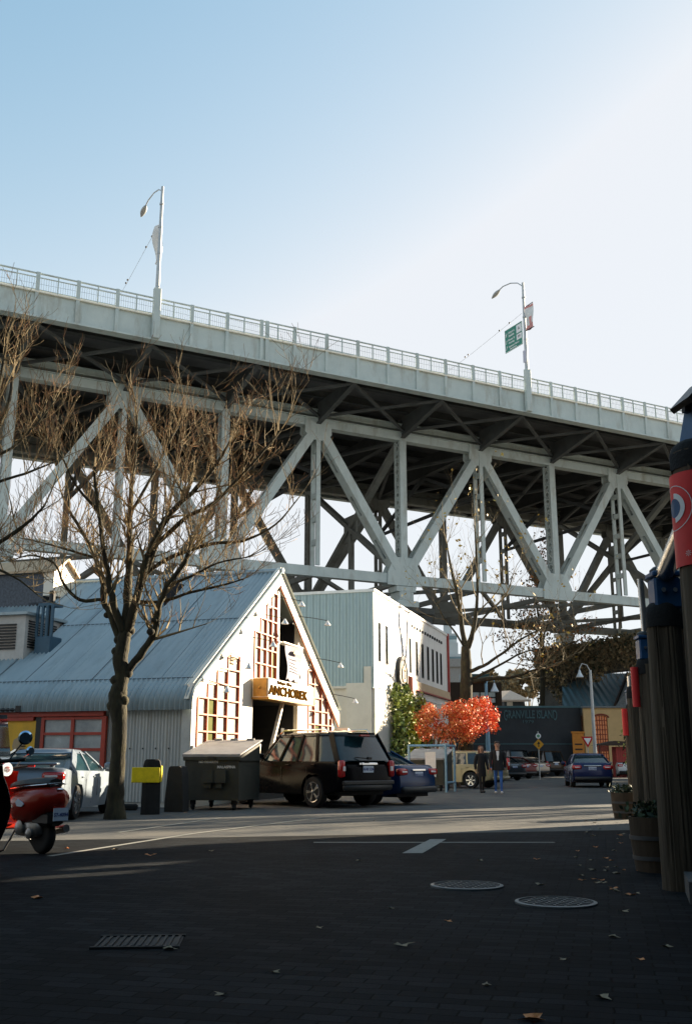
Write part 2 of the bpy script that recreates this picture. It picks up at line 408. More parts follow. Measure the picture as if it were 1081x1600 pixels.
m = MB(); m.box(-.26,.26,-.2,.2,0,.004); m.build('recess', M['manhole_dark'], t)
m = MB()
for i in range(12): x = -.24+i*.0436; m.beam((x-.0,-.18,.009),(x+.0,.18,.009),.018,.010)
m.box(-.27,.27,-.22,-.195,.0,.014); m.box(-.27,.27,.195,.22,.0,.014); m.build('bars', mat('grate_iron', (.022,.023,.024), .7, .3), t)
# ---- fallen leaves
rng = random.Random(3)
LE = [(630,1478,.07,1),(942,1560,.055,1),(833,1594,.07,0),(843,1383,.06,1),(975,1425,.05,1),(958,1465,.05,1),(900,1340,.04,1),(838,1343,.05,0),(750,1345,.05,1),
      (265,1484,.06,1),(60,1404,.07,0),(235,1337,.08,0),(105,1326,.05,0),(180,1328,.06,1),(500,1450,.04,1),(330,1330,.04,1),(560,1345,.04,1),(880,1500,.04,1),(700,1440,.035,0),
      (430,1520,.035,1),(345,1555,.04,1),(1000,1500,.04,0),(1040,1480,.04,1),(760,1540,.035,1),(290,1270,.05,0),(585,1283,.05,1),(610,1420,.03,1)]
for i in range(46): LE.append((rng.uniform(900,1000), rng.uniform(1278,1400)**1.0, rng.uniform(.03,.06), rng.randint(0,1)))
WH = {833:'large orange leaf lying at the bottom edge of the picture', 630:'curled pale leaf lying alone in the middle of the dark paving', 942:'curled pale leaf at the bottom right of the paving', 60:'orange leaf lying beside the black motorcycle', 265:'small pale leaf beside the drain grate', 843:'pale leaf lying right of the further manhole cover'}
lm = []
for k in range(4):
    m = MB(); n = 10; vs = [(0,0,.012)]
    for i in range(n):
        a = 2*math.pi*i/n; rr = (1.0 if i % 2 == 0 else .5)*random.Random(k*31+i).uniform(.8,1.15)
        vs.append((rr*math.cos(a), rr*.75*math.sin(a), .02+.28*abs(math.cos(a+k))**2))
    m.add(vs, [(0, i+1, (i+1) % n + 1) for i in range(n)])
    lm.append(m)
lmesh = {}
for i, (u, v, s, kk) in enumerate(LE):
    key = (i % 4, kk)
    if key not in lmesh:
        o = lm[i % 4].build('fallen_leaf', M['leaf_orange'] if kk == 0 else mat('leaf_pale_%d' % (i%4), (.34,.27,.18), .8), fix=False); lmesh[key] = o.data
    else:
        o = bpy.data.objects.new('fallen_leaf', lmesh[key]); col.objects.link(o)
    o.location = gnd(u, v) + V((0,0,.002)); o.scale = (s,)*3; o.rotation_euler = (0,0,i*1.7)
    if i < 27: lab = WH.get(u, 'small dry leaf lying on the open dark paving')
    else: lab = 'small dry leaf lying near the half barrel planters'
    grp = 'single leaves' if u in WH else ('dry leaves on the open paving' if i < 27 else 'dry leaves by the planters')
    tag(o, lab, 'leaf', 'fallen leaves singled out' if u in WH and i<27 else grp)
# ================================================================ BRIDGE
BR = math.atan2(.462,.887)
Q0 = V((-10.97, 52.8, 0))
br = thing('steel_bridge', 'long grey green steel truss road bridge high above the street', 'bridge', Q0, BR)
KN, PN = 13.2, 6.6
X0, X1 = -52.8, 118.8
ZL, ZC, ZR = 24.45, 25.95, 27.1               # lip, kerb, rail top
W = 27.0; YT = (6.0, 21.0); ZTOP, ZBOT = 23.45, 13.15
def bp(name, m, mt='bridge_paint', sm=None): return m.build(name, M[mt] if isinstance(mt, str) else mt, br, sm)
m = MB(); m.box(X0,X1,.12,W-.12,25.35,25.85); bp('deck_slab', m, 'bridge_concrete')
m = MB()
for i in range(9): y = 2.0+i*2.9; m.box(X0,X1,y-.12,y+.12,24.85,25.346); m.box(X0,X1,y-.22,y+.22,24.80,24.848)
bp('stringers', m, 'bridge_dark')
for side, ys in ((0, 1), (1, -1)):
    y0 = 0 if side == 0 else W
    def Y(a): return y0 + ys*a
    def B(m, x0, x1, a, b, z0, z1): m.box(x0, x1, min(Y(a),Y(b)), max(Y(a),Y(b)), z0, z1)
    m = MB(); B(m, X0,X1,.02,.10,ZL+.08,ZC-.06); bp('fascia_girder', m)
    m = MB(); B(m, X0,X1,-.22,.40,ZL-.06,ZL+.04); bp('fascia_flange', m)
    m = MB(); B(m, X0,X1,-.12,.30,ZC-.05,ZC+.03); bp('kerb_edge', m, 'white_paint')
    m = MB()
    B(m, X0,X1,-.02,.07,ZR-.07,ZR); B(m, X0,X1,.0,.05,ZR-.30,ZR-.25); B(m, X0,X1,.0,.05,ZC+.12,ZC+.17)
    bp('hand_rail', m)
    m = MB(); n = int((X1-X0)/2.2)
    for i in range(n+1):
        x = X0+i*2.2
        B(m, x-.10,x+.10,-.10,.018,ZL+.044,ZR-.0); 
        B(m, x+1.1-.03,x+1.1+.03,-.01,.055,ZC+.03,ZR-.074)
    if side == 0: B(m, 6.6+.25,6.6+.47,-.10,.018,ZL+.044,ZR)
    bp('railing_posts', m)
    if side == 0:
        m = MB(); x = X0
        while x < 70:
            B(m, x-.008,x+.008,.014,.030,ZC+.17,ZR-.30); x += .13
        bp('balusters', m)
# floor beams and cantilever brackets
m = MB(); mk = MB(); nb = int((X1-X0)/6.6)
for i in range(nb+1):
    x = X0+i*6.6
    m = MB()
    m.box(x-.05,x+.05,6.0,21.0,23.3,24.8); m.box(x-.22,x+.22,6.0,21.0,23.24,23.298)
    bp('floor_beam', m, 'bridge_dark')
    for s in (0, 1):
        f = (lambda a: a) if s == 0 else (lambda a: W-a)
        m = MB(); m.prism([(f(.45),24.36),(f(5.7),23.30),(f(5.7),24.798),(f(.45),24.798)], x-.04, x+.04, 'x')
        m.beam((x,f(.45),24.32),(x,f(5.6),23.27),.34,.06)
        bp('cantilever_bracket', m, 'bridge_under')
m = MB()
for i in range(nb):
    x = X0+i*6.6
    for s in (0,1):
        f = (lambda a: a) if s == 0 else (lambda a: W-a)
        m.beam((x,f(.6),24.40),(x+6.6,f(5.5),23.75),.2,.16); m.beam((x,f(5.5),23.75),(x+6.6,f(.6),24.40),.2,.16)
    m.beam((x,6.2,23.15),(x+6.6,20.8,23.15),.22,.2); m.beam((x,20.8,23.15),(x+6.6,6.2,23.15),.22,.2)
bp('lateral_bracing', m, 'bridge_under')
m = MB()
for i in range(nb):
    x = X0+i*6.6
    if i % 2 == 0: m.beam((x,6.2,13.1),(x+13.2,20.8,13.1),.25,.25); m.beam((x,20.8,13.1),(x+13.2,6.2,13.1),.25,.25)
    m.beam((x,6.3,13.05),(x,20.7,13.05),.3,.35)
bp('bottom_bracing', m, 'bridge_shaded')
# truss members
def member(m, p0, p1, w, d, sides=True, fine=True, step=None):
    "two flanking plates in the truss plane joined by lacing on the narrow sides"
    p0, p1 = V(p0), V(p1); a = (p1-p0); Ln = a.length; a.normalize(); t = V((0,1,0)); n = a.cross(t).normalized()
    for s in (-1, 1):
        m.beam(p0+t*s*d/2, p1+t*s*d/2, w, .07, t)
        for q in (-1, 1): m.beam(p0+t*s*(d/2-.1)+n*q*(w/2-.03), p1+t*s*(d/2-.1)+n*q*(w/2-.03), .05, .16, t)
    if sides:
        st = step or d*.75; k = max(2, int(Ln/st)); 
        for q in (-1, 1):
            for i in range(k):
                A = p0+a*(Ln*i/k)+n*q*(w/2-.005); Bq = p0+a*(Ln*(i+1)/k)+n*q*(w/2-.005)
                m.beam(A-t*(d/2-.1), Bq+t*(d/2-.1), .09, .025, n)
                if fine: m.beam(A+t*(d/2-.1), Bq-t*(d/2-.1), .09, .025, n)
def twin(m, p0, p1, w, d):
    p0, p1 = V(p0), V(p1); t = V((0,1,0)); Ln = (p1-p0).length; a = (p1-p0).normalized()
    for s in (-1, 1): m.beam(p0+t*s*d/2, p1+t*s*d/2, w, .12, t)
    k = int(Ln/1.5)
    for i in range(1, k): m.beam(p0+a*(Ln*i/k-.18), p0+a*(Ln*i/k+.18), w*.7, d, t)
def plated(m, p0, p1, w, d):
    "box member whose narrow sides are plates pierced by slots"
    p0, p1 = V(p0), V(p1); a = (p1-p0); Ln = a.length; a.normalize(); t = V((0,1,0)); n = a.cross(t).normalized()
    for s in (-1, 1): m.beam(p0+t*s*d/2, p1+t*s*d/2, w, .07, t)
    for q in (-1, 1):
        c = n*q*(w/2-.02)
        for s in (-1, 1): m.beam(p0+c+t*s*(d/2-.16), p1+c+t*s*(d/2-.16), .2, .04, n)
        k = max(2, int(Ln/2.6))
        for i in range(k+1):
            A = max(0, Ln*i/k-.95); Bq = min(Ln, Ln*i/k+.95)
            m.beam(p0+a*A+c, p0+a*Bq+c, d-.5, .036, n)
for s, yt in enumerate(YT):
    tp = 'bridge_paint' if s == 0 else 'bridge_shaded'
    m = MB(); m.box(X0,X1,yt-.32,yt+.32,ZTOP-.36,ZTOP+.18); m.box(X0,X1,yt-.46,yt+.46,ZTOP+.182,ZTOP+.23); bp('top_chord', m, tp)
    m = MB(); m.box(X0,X1,yt-.30,yt-.05,ZTOP+.50,ZTOP+.80); m.box(X0,X1,yt-.42,yt+.1,ZTOP+.802,ZTOP+.86); m.box(X0,X1,yt-.38,yt+.05,ZTOP+.45,ZTOP+.498); bp('edge_stringer', m, tp)
    m = MB(); m.box(X0,X1,yt-.30,yt+.30,ZBOT-.33,ZBOT+.33); bp('bottom_chord', m, tp)
    k = -39.6
    while k < X1-6.6:
        # top node with gusset at k, bottom node at k+6.6
        for q in (-1, 1):
            m = MB(); plated(m, (k+q*.55,yt,ZTOP-1.1), (k+q*6.1,yt,ZBOT+.75), .62 if s == 0 else .5, .80 if s == 0 else .6); bp('diagonal', m, tp)
        m = MB(); twin(m, (k,yt,ZTOP-.4),(k,yt,ZBOT+.38), .30, .78); bp('vertical', m, tp)
        m = MB(); member(m, (k+6.6,yt,ZTOP-.4),(k+6.6,yt,ZBOT+.38), .52 if s == 0 else .44, .74 if s == 0 else .55, True, s == 0); bp('vertical', m, tp)
        mt_ = MB(); m = MB()
        for e in (-.37,.37):
            mt_.prism([(k-.95,ZTOP+.2),(k+.95,ZTOP+.2),(k+1.0,ZTOP-.85),(k+.55,ZTOP-1.35),(k-.55,ZTOP-1.35),(k-1.0,ZTOP-.85)], yt+e-.04, yt+e+.04)
            kk = k+6.6
            m.prism([(kk-1.35,ZBOT-.45),(kk+1.35,ZBOT-.45),(kk+1.3,ZBOT+.45),(kk+.8,ZBOT+1.5),(kk-.8,ZBOT+1.5),(kk-1.3,ZBOT+.45)], yt+e-.04, yt+e+.04)
        bp('gusset_plate', m, tp); bp('gusset_plate', mt_, tp)
        k += 13.2
for k in (-33.0, -6.6, 19.8, 46.2, 72.6):
    m = MB()
    member(m, (k,6.3,ZTOP-.5),(k,20.7,ZBOT+.5), .5, .5, True, False); member(m, (k,20.7,ZTOP-.5),(k,6.3,ZBOT+.5), .5, .5, True, False)
    m.box(k-.07,k+.07,13.5-1.0,13.5+1.0,(ZTOP+ZBOT)/2-1.0,(ZTOP+ZBOT)/2+1.0)
    m.beam((k,13.4,(ZTOP+ZBOT)/2),(k,13.4,ZBOT), .35,.35)
    bp('sway_frame', m, 'bridge_shaded')
for k in (0, 13.2, 26.4, 39.6, 52.8):
    m = MB(); m.beam((k,6.3,20.0),(k,13.5,23.2),.25,.25); m.beam((k,20.7,20.0),(k,13.5,23.2),.25,.25); m.beam((k,6.3,19.9),(k,20.7,19.9),.22,.22)
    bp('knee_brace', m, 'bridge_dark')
# piers
def pier(k, label, ivy=False, nm='bridge_pier'):
    loc = Q0 + Matrix.Rotation(BR,3,'Z') @ V((k,0,0))
    t = thing(nm, label, 'bridge pier', loc, BR, 'concrete piers carrying the bridge')
    top = 10.9
    for yt in YT:
        m = MB(); rings = []
        for z, h in ((0,1.75),(1.0,1.6),(top-2.2,1.45),(top-.25,1.45)):
            rings.append([(-h,yt-h*1.05,z),(h,yt-h*1.05,z),(h,yt+h*1.05,z),(-h,yt+h*1.05,z)])
        m.loft(rings); m.build('column', M['pier_concrete'], t)
        m = MB(); m.bbox((0,yt,top+.45),(1.7,1.7,.55),.05); m.bbox((0,yt,top+1.05),(1.1,1.3,.64),.05); m.cbox((0,yt,top+1.55),(1.5,1.2,.35)); m.build('bearing', M['bridge_paint'], t)
    m = MB(); m.box(-1.55,1.55,YT[0]-1.65,YT[1]+1.65,top-.249,top+.17)
    m.box(-1.2,1.2,YT[0]+1.53,YT[1]-1.53,top-2.2,top-.251); m.build('cap_beam', M['pier_concrete'], t)
    return t
pier(19.8, 'dark concrete pier of the bridge rising behind the corrugated building')
pv = pier(46.2, 'ivy draped concrete pier of the bridge behind the charcoal wall')
pier(-6.6, 'concrete pier of the bridge hidden behind the barn')
# bridge lamps
def bridge_lamp(k, label, kind):
    loc = Q0 + Matrix.Rotation(BR,3,'Z') @ V((k,-.25,24.55))
    t = thing('street_lamp', label, 'street lamp', loc, BR, 'lamp posts on the bridge edge')
    m = MB(); m.bbox((0,-.02,1.45),(.42,.30,3.1),.03); m.build('base_post', M['bridge_paint'], t)
    m = MB(); m.tube([(0,0,2.9),(0,0,9.6)], [.13,.085], 10); 
    for z in (5.2,6.9,8.4): m.lathe([(.13,0),(.13,.1)], 10, (0,0,z))
    m.build('pole', M['lamp_metal'], t, 40)
    m = MB(); ar_ = 1.3 if kind == 0 else 1.0; pts = [(0,.03,9.35),(0,.6*ar_,9.85),(0,1.4*ar_,10.2),(0,2.3*ar_,10.35),(0,2.9*ar_,10.25)]; m.tube(pts, .04, 6); m.build('arm', M['lamp_metal'], t, 40)
    m = MB(); rings = []
    for i in range(9):
        s_ = i/8; y = 2.75*ar_+s_*.95; h = .16*math.sin(math.pi*(.12+.84*s_))+.02
        rings.append([(math.cos(a)*h*1.05, y, 10.25-.25*s_+math.sin(a)*h*.75) for a in [2*math.pi*j/10 for j in range(10)]])
    m.loft(rings); m.build('lamp_head', M['lamp_metal'], t, 50)
    if kind == 0:
        # curled white banner: on the inner side of the pole
        m = MB(); g_ = []; nx, nz = 8, 12
        for j in range(nz+1):
            for i in range(nx+1):
                s_, q = i/nx, j/nz
                g_.append((.16*math.sin(s_*3+q*2.2)+.1*math.sin(q*6), .1+.62*s_*(1+.25*math.sin(q*3.1)), 5.1+2.15*q-.25*s_*(1-q)))
        fs = [(j*(nx+1)+i, j*(nx+1)+i+1, (j+1)*(nx+1)+i+1, (j+1)*(nx+1)+i) for j in range(nz) for i in range(nx)]
        m.add(g_, fs); m.beam((0,0,7.25),(0,.9,7.35),.04,.04); m.beam((0,0,5.1),(0,.7,4.9),.04,.04)
        m.build('banner', M['white_cloth'], t, 60, fix=False)
    else:
        m = MB(); g_ = []; nx, nz = 6, 10
        for j in range(nz+1):
            for i in range(nx+1):
                s_, q = i/nx, j/nz
                g_.append((.06*math.sin(s_*4+q*5), -.12-.85*s_, 5.9+1.75*q-.12*math.sin(s_*3)*(1-q)))
        for j in range(nz):
            m.mi = 1 if j in (0,9) else 0
            for i in range(nx):
                pass
        fs = [(j*(nx+1)+i, j*(nx+1)+i+1, (j+1)*(nx+1)+i+1, (j+1)*(nx+1)+i) for j in range(nz) for i in range(nx)]
        m.add(g_, fs); m.m = [1 if (k_//nx in (0,1,9) or (k_%nx in (3,4) and k_//nx<5)) else 0 for k_ in range(len(fs))]; m.mi = 2
        m.beam((0,0,7.66),(0,-1.0,7.68),.04,.04); m.beam((0,0,5.86),(0,-1.0,5.84),.05,.05)
        m.build('banner', [M['white_cloth'], mat('faded_red_cloth', (.62,.28,.26), .8), M['black_metal']], t, 60, fix=False)
    return t
bridge_lamp(0, 'bridge lamp post with a curled white banner, left one', 0)
l2 = bridge_lamp(26.4, 'bridge lamp post carrying the green road sign, right one', 1)
sg = thing('road_sign', 'green road sign with white lettering hung from the right bridge lamp', 'road sign', l2.location + Matrix.Rotation(BR,3,'Z') @ V((0,.16,5.05)), BR)
m = MB(); m.box(-.02,.02,.15,2.15,0,1.75); m.build('panel', M['green_sign'], sg)
m = MB(); m.box(-.032,-.0205,.15,2.15,1.72,1.75); m.box(-.032,-.0205,.15,2.15,0,.03); m.box(-.032,-.0205,.15,.18,.03,1.72); m.box(-.032,-.0205,2.12,2.15,.03,1.72); m.build('border', M['sign_white'], sg)
m = MB(); m.box(-.034,-.0205,.22,.78,1.02,1.62); m.box(-.034,-.0205,.22,.78,.50,.92); m.build('route_shield', M['sign_white'], sg)
FACE_MX = Matrix.Rotation(R(-90),4,'Z') @ Matrix.Rotation(R(90),4,'X')
m = MB()
for s_, y, z, sz in (('A',.5,1.32,.36),('99',.5,.71,.3)): m.mesh_from(text_me(s_, sz, .003), Matrix.Translation((-.038,y,z)) @ FACE_MX)
m.build('route_mark', M['black_metal'], sg)
m = MB()
for s_, y, z, sz in (('Airport',1.38,1.42,.24),('Seattle',1.38,1.16,.24),('Howe St',1.38,.86,.22),('Hornby',1.38,.62,.22),('Seymour Street',1.12,.34,.19),('Downtown',1.2,.14,.17),('\u2196',1.95,1.3,.3)):
    m.mesh_from(text_me(s_, sz, .004, .004), Matrix.Translation((-.026,y,z)) @ FACE_MX)
for z in (1.3,.76,.3): m.beam((-.026,2.03,z-.12),(-.026,1.92,z+.12),.05,.008,(1,0,0)); m.beam((-.026,1.87,z+.13),(-.026,1.97,z+.13),.05,.008,(1,0,0))
m.build('lettering', M['sign_white'], sg)
m = MB(); m.box(-.02,.0,-.17,.14,-1.9,-1.0); tt = m.build('notice_plate', mat('notice_grey',(.5,.5,.58),.6), l2); tt.location = (-.15,0,5.4)
# overhead trolley wires
Rb = Matrix.Rotation(BR,3,'Z')
m = MB()
for y in (8.0,8.9): m.tube([Q0+Rb@V((x,y,30.6+.25*math.cos(x/6.6))) for x in range(-50,110,4)], .010, 3)
wo = m.build('trolley_wires', M['wire']); tag(wo, 'pair of thin overhead wires running above the bridge deck', 'overhead wires')
for k, lab in ((0,'thin stay wire with small insulators running down from the left bridge lamp'),(26.4,'thin stay wire with small insulators running down from the right bridge lamp')):
    m = MB(); A = Q0+Rb@V((k,0,31.9)); Bq = Q0+Rb@V((k,13.5,30.7))
    m.tube([A, (A+Bq)/2-V((0,0,.15)), Bq], .010, 3)
    for s_ in (.11,.2,.5,.53): m.ball(A+(Bq-A)*s_, .07, 6, 4)
    tag(m.build('stay_wire', M['wire']), lab, 'stay wire', 'stay wires of the bridge lamps')
# ================================================================ BARN
BL = V((-3.95,25.5,0)); BW = 12.4; YR = BW/2; ZE, ZRG = 3.12, 7.0; LEN = 15.0
barn = thing('barn_building', 'low blue grey corrugated metal barn with a bright white gable front', 'barn', BL, -SA)
# corrugated roof (real ribs)
prof = [(-.26,2.36),(-.27,2.52),(-.24,2.68),(-.16,2.83),(-.03,2.95),(.14,3.07),(.34,3.20),(YR,ZRG+.02)]
m = MB(); pitch = .14; amp = .032; nx = int(LEN/pitch)*4
rings = []
for i in range(nx+1):
    x = -i*pitch/4+.22; o = amp*math.sin(i*math.pi/2)
    r = []
    for j, (y, z) in enumerate(prof):
        a = prof[max(j-1,0)]; b = prof[min(j+1,len(prof)-1)]; tx, tz = b[0]-a[0], b[1]-a[1]; l = math.hypot(tx,tz)
        r.append((x, y - tz/l*o, z + tx/l*o))
    rings.append(r)
m.loft(rings, closed=False, cap=False); m.build('roof', M['barn_roof'], barn, 60, fix=False)
m = MB(); m.add([(.22,YR,ZRG+.02),(-LEN,YR,ZRG+.02),(-LEN,BW+.2,2.95),(.22,BW+.2,2.95)], [(0,1,2,3)])
m.tube([(.2,YR,ZRG+.03),(-LEN,YR,ZRG+.03)], .09, 8); m.build('roof', M['barn_roof'], barn, 60, fix=False)
sl = (ZRG+.02-3.20)/(YR-.34)
def rz_(y): return 3.20+(y-.34)*sl
m = MB()
for y in (.30, 3.25): m.beam((.22,y,rz_(y)+.024),(-LEN,y,rz_(y)+.024),.03,.012,(0,-sl,1))
for i in range(14):
    x = -.95-i*1.02; m.beam((x,.34,rz_(.34)+.022),(x,YR,rz_(YR)+.022),.012,.012,(0,-sl,1))
m.build('lap_seams', M['seam'], barn)
# side wall, ribbed
m = MB(); rings = []
for i in range(int((LEN-.0)/.09)*4+1):
    x = -i*.09/4-.12; o = .010*math.sin(i*math.pi/2); rings.append([(x,-.0-o,.12),(x,-.0-o,2.55)])
m.loft(rings, closed=False, cap=False); m.build('side_wall', M['barn_side'], barn, 60, fix=False)
m = MB(); m.box(-.14,.06,-.07,.10,.0,2.82); m.box(.0601,.12,-.07,.10,.0,2.9); m.build('corner_board', M['barn_wall'], barn)
m = MB(); m.box(-LEN,-.13,.05,.2,0,.16); m.box(-LEN,-LEN+.1,.05,BW,0,3); m.box(-LEN,0,BW-.1,BW,0,3); m.build('base_wall', M['barn_wall'], barn)
m = MB()
for i in range(16):
    for z in (1.42,): m.ball((-.5-i*.36,-.018,z), .022, 6, 4)
m.build('bolts', M['black_metal'], barn)
# red framed shop front in the side wall
m = MB(); m.bbox((-6.3,-.09,2.30),(8.0,.12,.13),.01); m.box(-2.36,-2.24,-.12,-.02,.5,2.235); m.box(-10.3,-4.38,-.12,-.03,2.14,2.235)
m.build('red_lintel', M['red_frame'], barn)
m = MB(); m.box(-5.22,-4.32,-.06,-.02,.1,2.14); m.build('yellow_door', M['yellow_door'], barn)
m = MB(); m.box(-4.319,-4.14,-.07,-.02,.1,2.22); m.build('door_post', M['black_metal'], barn)
wf = MB()
for x in (-4.10,-3.22,-2.36-.0): wf.box(x-.045,x+.045,-.10,-.03,.62,2.234) if x != -2.36 else None
for z in (2.19,1.80,1.40,1.0,.62): wf.box(-4.054,-3.266,-.095,-.032,z-.035,z+.035); wf.box(-3.174,-2.361,-.095,-.032,z-.035,z+.035)
wf = wf.build('window', M['red_frame'], barn)
m = MB(); m.box(-4.05,-2.40,-.05,-.028,.65,2.17); m.build('pane', mat('hazy_pane', (.20,.23,.24), .25, 0, .3, 1.5, c2=(.42,.46,.46)), wf)
wf = MB(); 
for x in (-6.9,-5.9,-5.3): wf.box(x-.04,x+.04,-.10,-.03,.62,2.13)
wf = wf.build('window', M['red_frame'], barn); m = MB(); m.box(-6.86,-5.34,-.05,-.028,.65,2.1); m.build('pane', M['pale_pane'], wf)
m = MB(); m.ball((-4.8,-.02,1.5),(.34,.05,.42),12,8); 
for i in range(5): m.mi = 1; m.box(-4.75,-4.58,-.085,-.072,1.32+i*.08,1.345+i*.08)
m.build('door_sticker', [mat('tan_sticker',(.42,.30,.16),.6), M['brown_letter']], barn, 60)
m = MB(); m.tube([(-4.72,-.25,2.42),(-5.9,-.25,2.42)], .05, 8); m.cbox((-4.75,-.2,2.44),(.14,.2,.16)); m.build('light_bar', M['black_metal'], barn)
# gable front: plane x=0, y 0..BW
def zroof(y): return 3.0+(min(y,BW-y))*(ZRG-3.0)/YR
def gw(poly, x0=-.12, x1=0.0, name='gable_wall', mt='white_paint'):
    m = MB(); m.prism(poly, x0, x1, 'x'); return m.build(name, M[mt], barn)
T = .02
gm = MB()
def GP(poly): gm.prism(poly, -.14, 0, 'x')
GP([(0,0),(.5,0),(.5,zroof(.5)),(0,zroof(0))])
GP([(.5,0),(3.25,0),(3.25,1.0),(.5,1.0)])
GP([(.5,1.0+1.72),(1.1,2.72),(1.1,3.1),(1.7,3.1),(1.7,3.5),(2.4,3.5),(2.4,3.95),(3.25,3.95),(3.25,zroof(3.25)),(.5,zroof(.5))])
GP([(3.25,0),(4.3,0),(4.3,zroof(4.3)),(3.25,zroof(3.25))])
GP([(4.3,2.9),(8.3,2.9),(8.3,3.5),(4.3,3.5)])
GP([(4.3,4.9),(4.8,4.9),(4.8,5.35),(5.3,5.35),(5.3,5.75),(5.75,5.75),(5.75,6.25),(6.2,6.25),(6.2,ZRG),(4.3,zroof(4.3))])
GP([(8.3,0),(9.3,0),(9.3,zroof(9.3)),(8.3,zroof(8.3))])
GP([(9.3,0),(12.0,0),(12.0,1.0),(9.3,1.0)])
GP([(9.3,4.2),(10.0,4.2),(10.0,3.7),(10.8,3.7),(10.8,3.2),(11.5,3.2),(11.5,2.6),(12.0,2.6),(12.0,zroof(12.0)),(9.3,zroof(9.3))])
GP([(12.0,0),(BW,0),(BW,zroof(BW)),(12.0,zroof(12.0))])
gm.build('gable_wall', M['white_paint'], barn)
# bargeboards
m = MB(); m.prism([(-.30,2.62),(-.02,3.04),(YR,ZRG+.14),(YR,ZRG-.42),(.12,2.62)], .0, .12, 'x'); 
m.build('rake_board', M['white_paint'], barn)
m = MB(); m.prism([(YR,ZRG+.14),(BW+.25,2.82),(BW+.25,2.42),(YR,ZRG-.42)], .001, .121, 'x'); m.build('rake_board', M['white_paint'], barn)
m = MB(); m.beam((.10,YR+.05,ZRG-.48),(.10,BW+.2,2.36),.05,.07,(0,.5,1)); m.build('rake_trim', M['orange_wood'], barn)
# glazing
def glaze(name, cols, rows, y0s, z0, tops, dark=()):
    w = MB(); ny = len(y0s)-1
    for i, y in enumerate(y0s):
        zt = max(tops[min(i,ny-1)], tops[max(i-1,0)]); w.box(-.09,.035,y-.03,y+.03,z0,zt)
    for i in range(ny):
        z = z0
        while z <= tops[i]+.01:
            w.box(-.088,.03,y0s[i]+.031,y0s[i+1]-.031,z-.02,z+.02); z += rows
    w = w.build(name, M['orange_wood'], barn)
    p = MB()
    for i in range(ny):
        z = z0
        while z < tops[i]-.05:
            p.mi = 1 if (i, round((z-z0)/rows)) in dark else 0
            p.box(-.06,-.04,y0s[i]+.04,y0s[i+1]-.04,z+.02,min(z+rows,tops[i])-.02); z += rows
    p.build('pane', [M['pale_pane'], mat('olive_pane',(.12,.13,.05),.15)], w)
glaze('window', 0, .43, [.5,1.1,1.7,2.4,3.25-.03], 1.0, [2.72,3.15,3.58,4.01], ((1,0),(1,1),(1,2),(1,3)))
glaze('window', 0, .46, [4.33,4.8,5.3,5.75,6.2], 3.5, [4.88,5.34,5.8,6.26], ((3,0),(3,1)))
glaze('window', 0, .45, [9.33,10.0,10.8,11.5,12.0], 1.0, [4.15,3.7,3.25,2.8], ((1,2),(2,1)))
# dark recess in the gable and the stair below
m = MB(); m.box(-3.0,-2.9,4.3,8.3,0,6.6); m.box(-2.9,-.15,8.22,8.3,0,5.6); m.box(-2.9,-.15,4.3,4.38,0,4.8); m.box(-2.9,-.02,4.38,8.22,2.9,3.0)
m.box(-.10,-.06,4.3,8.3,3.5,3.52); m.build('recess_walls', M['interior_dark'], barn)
m = MB()
for i in range(9): m.box(-2.89,-.2-0*i,4.9+i*.30,5.2+i*.30,0,.22+i*.24)
m.build('steps', M['concrete_dark'], barn)
m = MB(); m.beam((.10,5.1,.7),(.10,6.6,2.95),.10,.10); m.beam((.12,4.35,.2),(.12,4.6,1.6),.08,.08); m.beam((-.05,8.15,.9),(-.05,7.2,1.9),.5,.1); m.build('stair_rail', M['white_paint'], barn)
m = MB(); m.box(-.02,.04,YR+.02,YR+.16,3.5,ZRG-.6); m.build('mullion', M['white_paint'], barn)
m = MB(); m.box(0.0,.07,6.22,8.2,4.72,4.80); m.build('balcony_rail', M['white_paint'], barn)
# sign box
sb = thing('shop_sign', 'long cream sign box with brown block letters on the white gable', 'shop sign', BL+Matrix.Rotation(-SA,3,'Z')@V((.02,4.15,2.92)), -SA)
m = MB(); m.bbox((.27,2.1,.28),(.50,4.2,.56),.015); m.build('box', M['white_paint'], sb)
m = MB(); m.box(.06,.48,-.03,-.001,.02,.54); m.ball((.26,-.03,.28),.05,8,4); m.build('end_panel', M['sign_gold'], sb)
m = MB(); m.mesh_from(text_me('ANCHOREK', .42, .02, .014), Matrix.Translation((.535,1.75,.21)) @ FACE_PX @ Matrix.Diagonal((1.5,.9,1,1))); m.build('letters', M['brown_letter'], sb)
m = MB(); m.mesh_from(text_me('Railspur Alley', .14, .01, .003), Matrix.Translation((.535,1.35,.47)) @ FACE_PX @ Matrix.Diagonal((1.6,1,1,1))); m.build('script', M['brown_letter'], sb)
m = MB(); m.box(.0,.54,0,4.2,-.05,-.002); m.build('ledge', M['sign_gold'], sb)
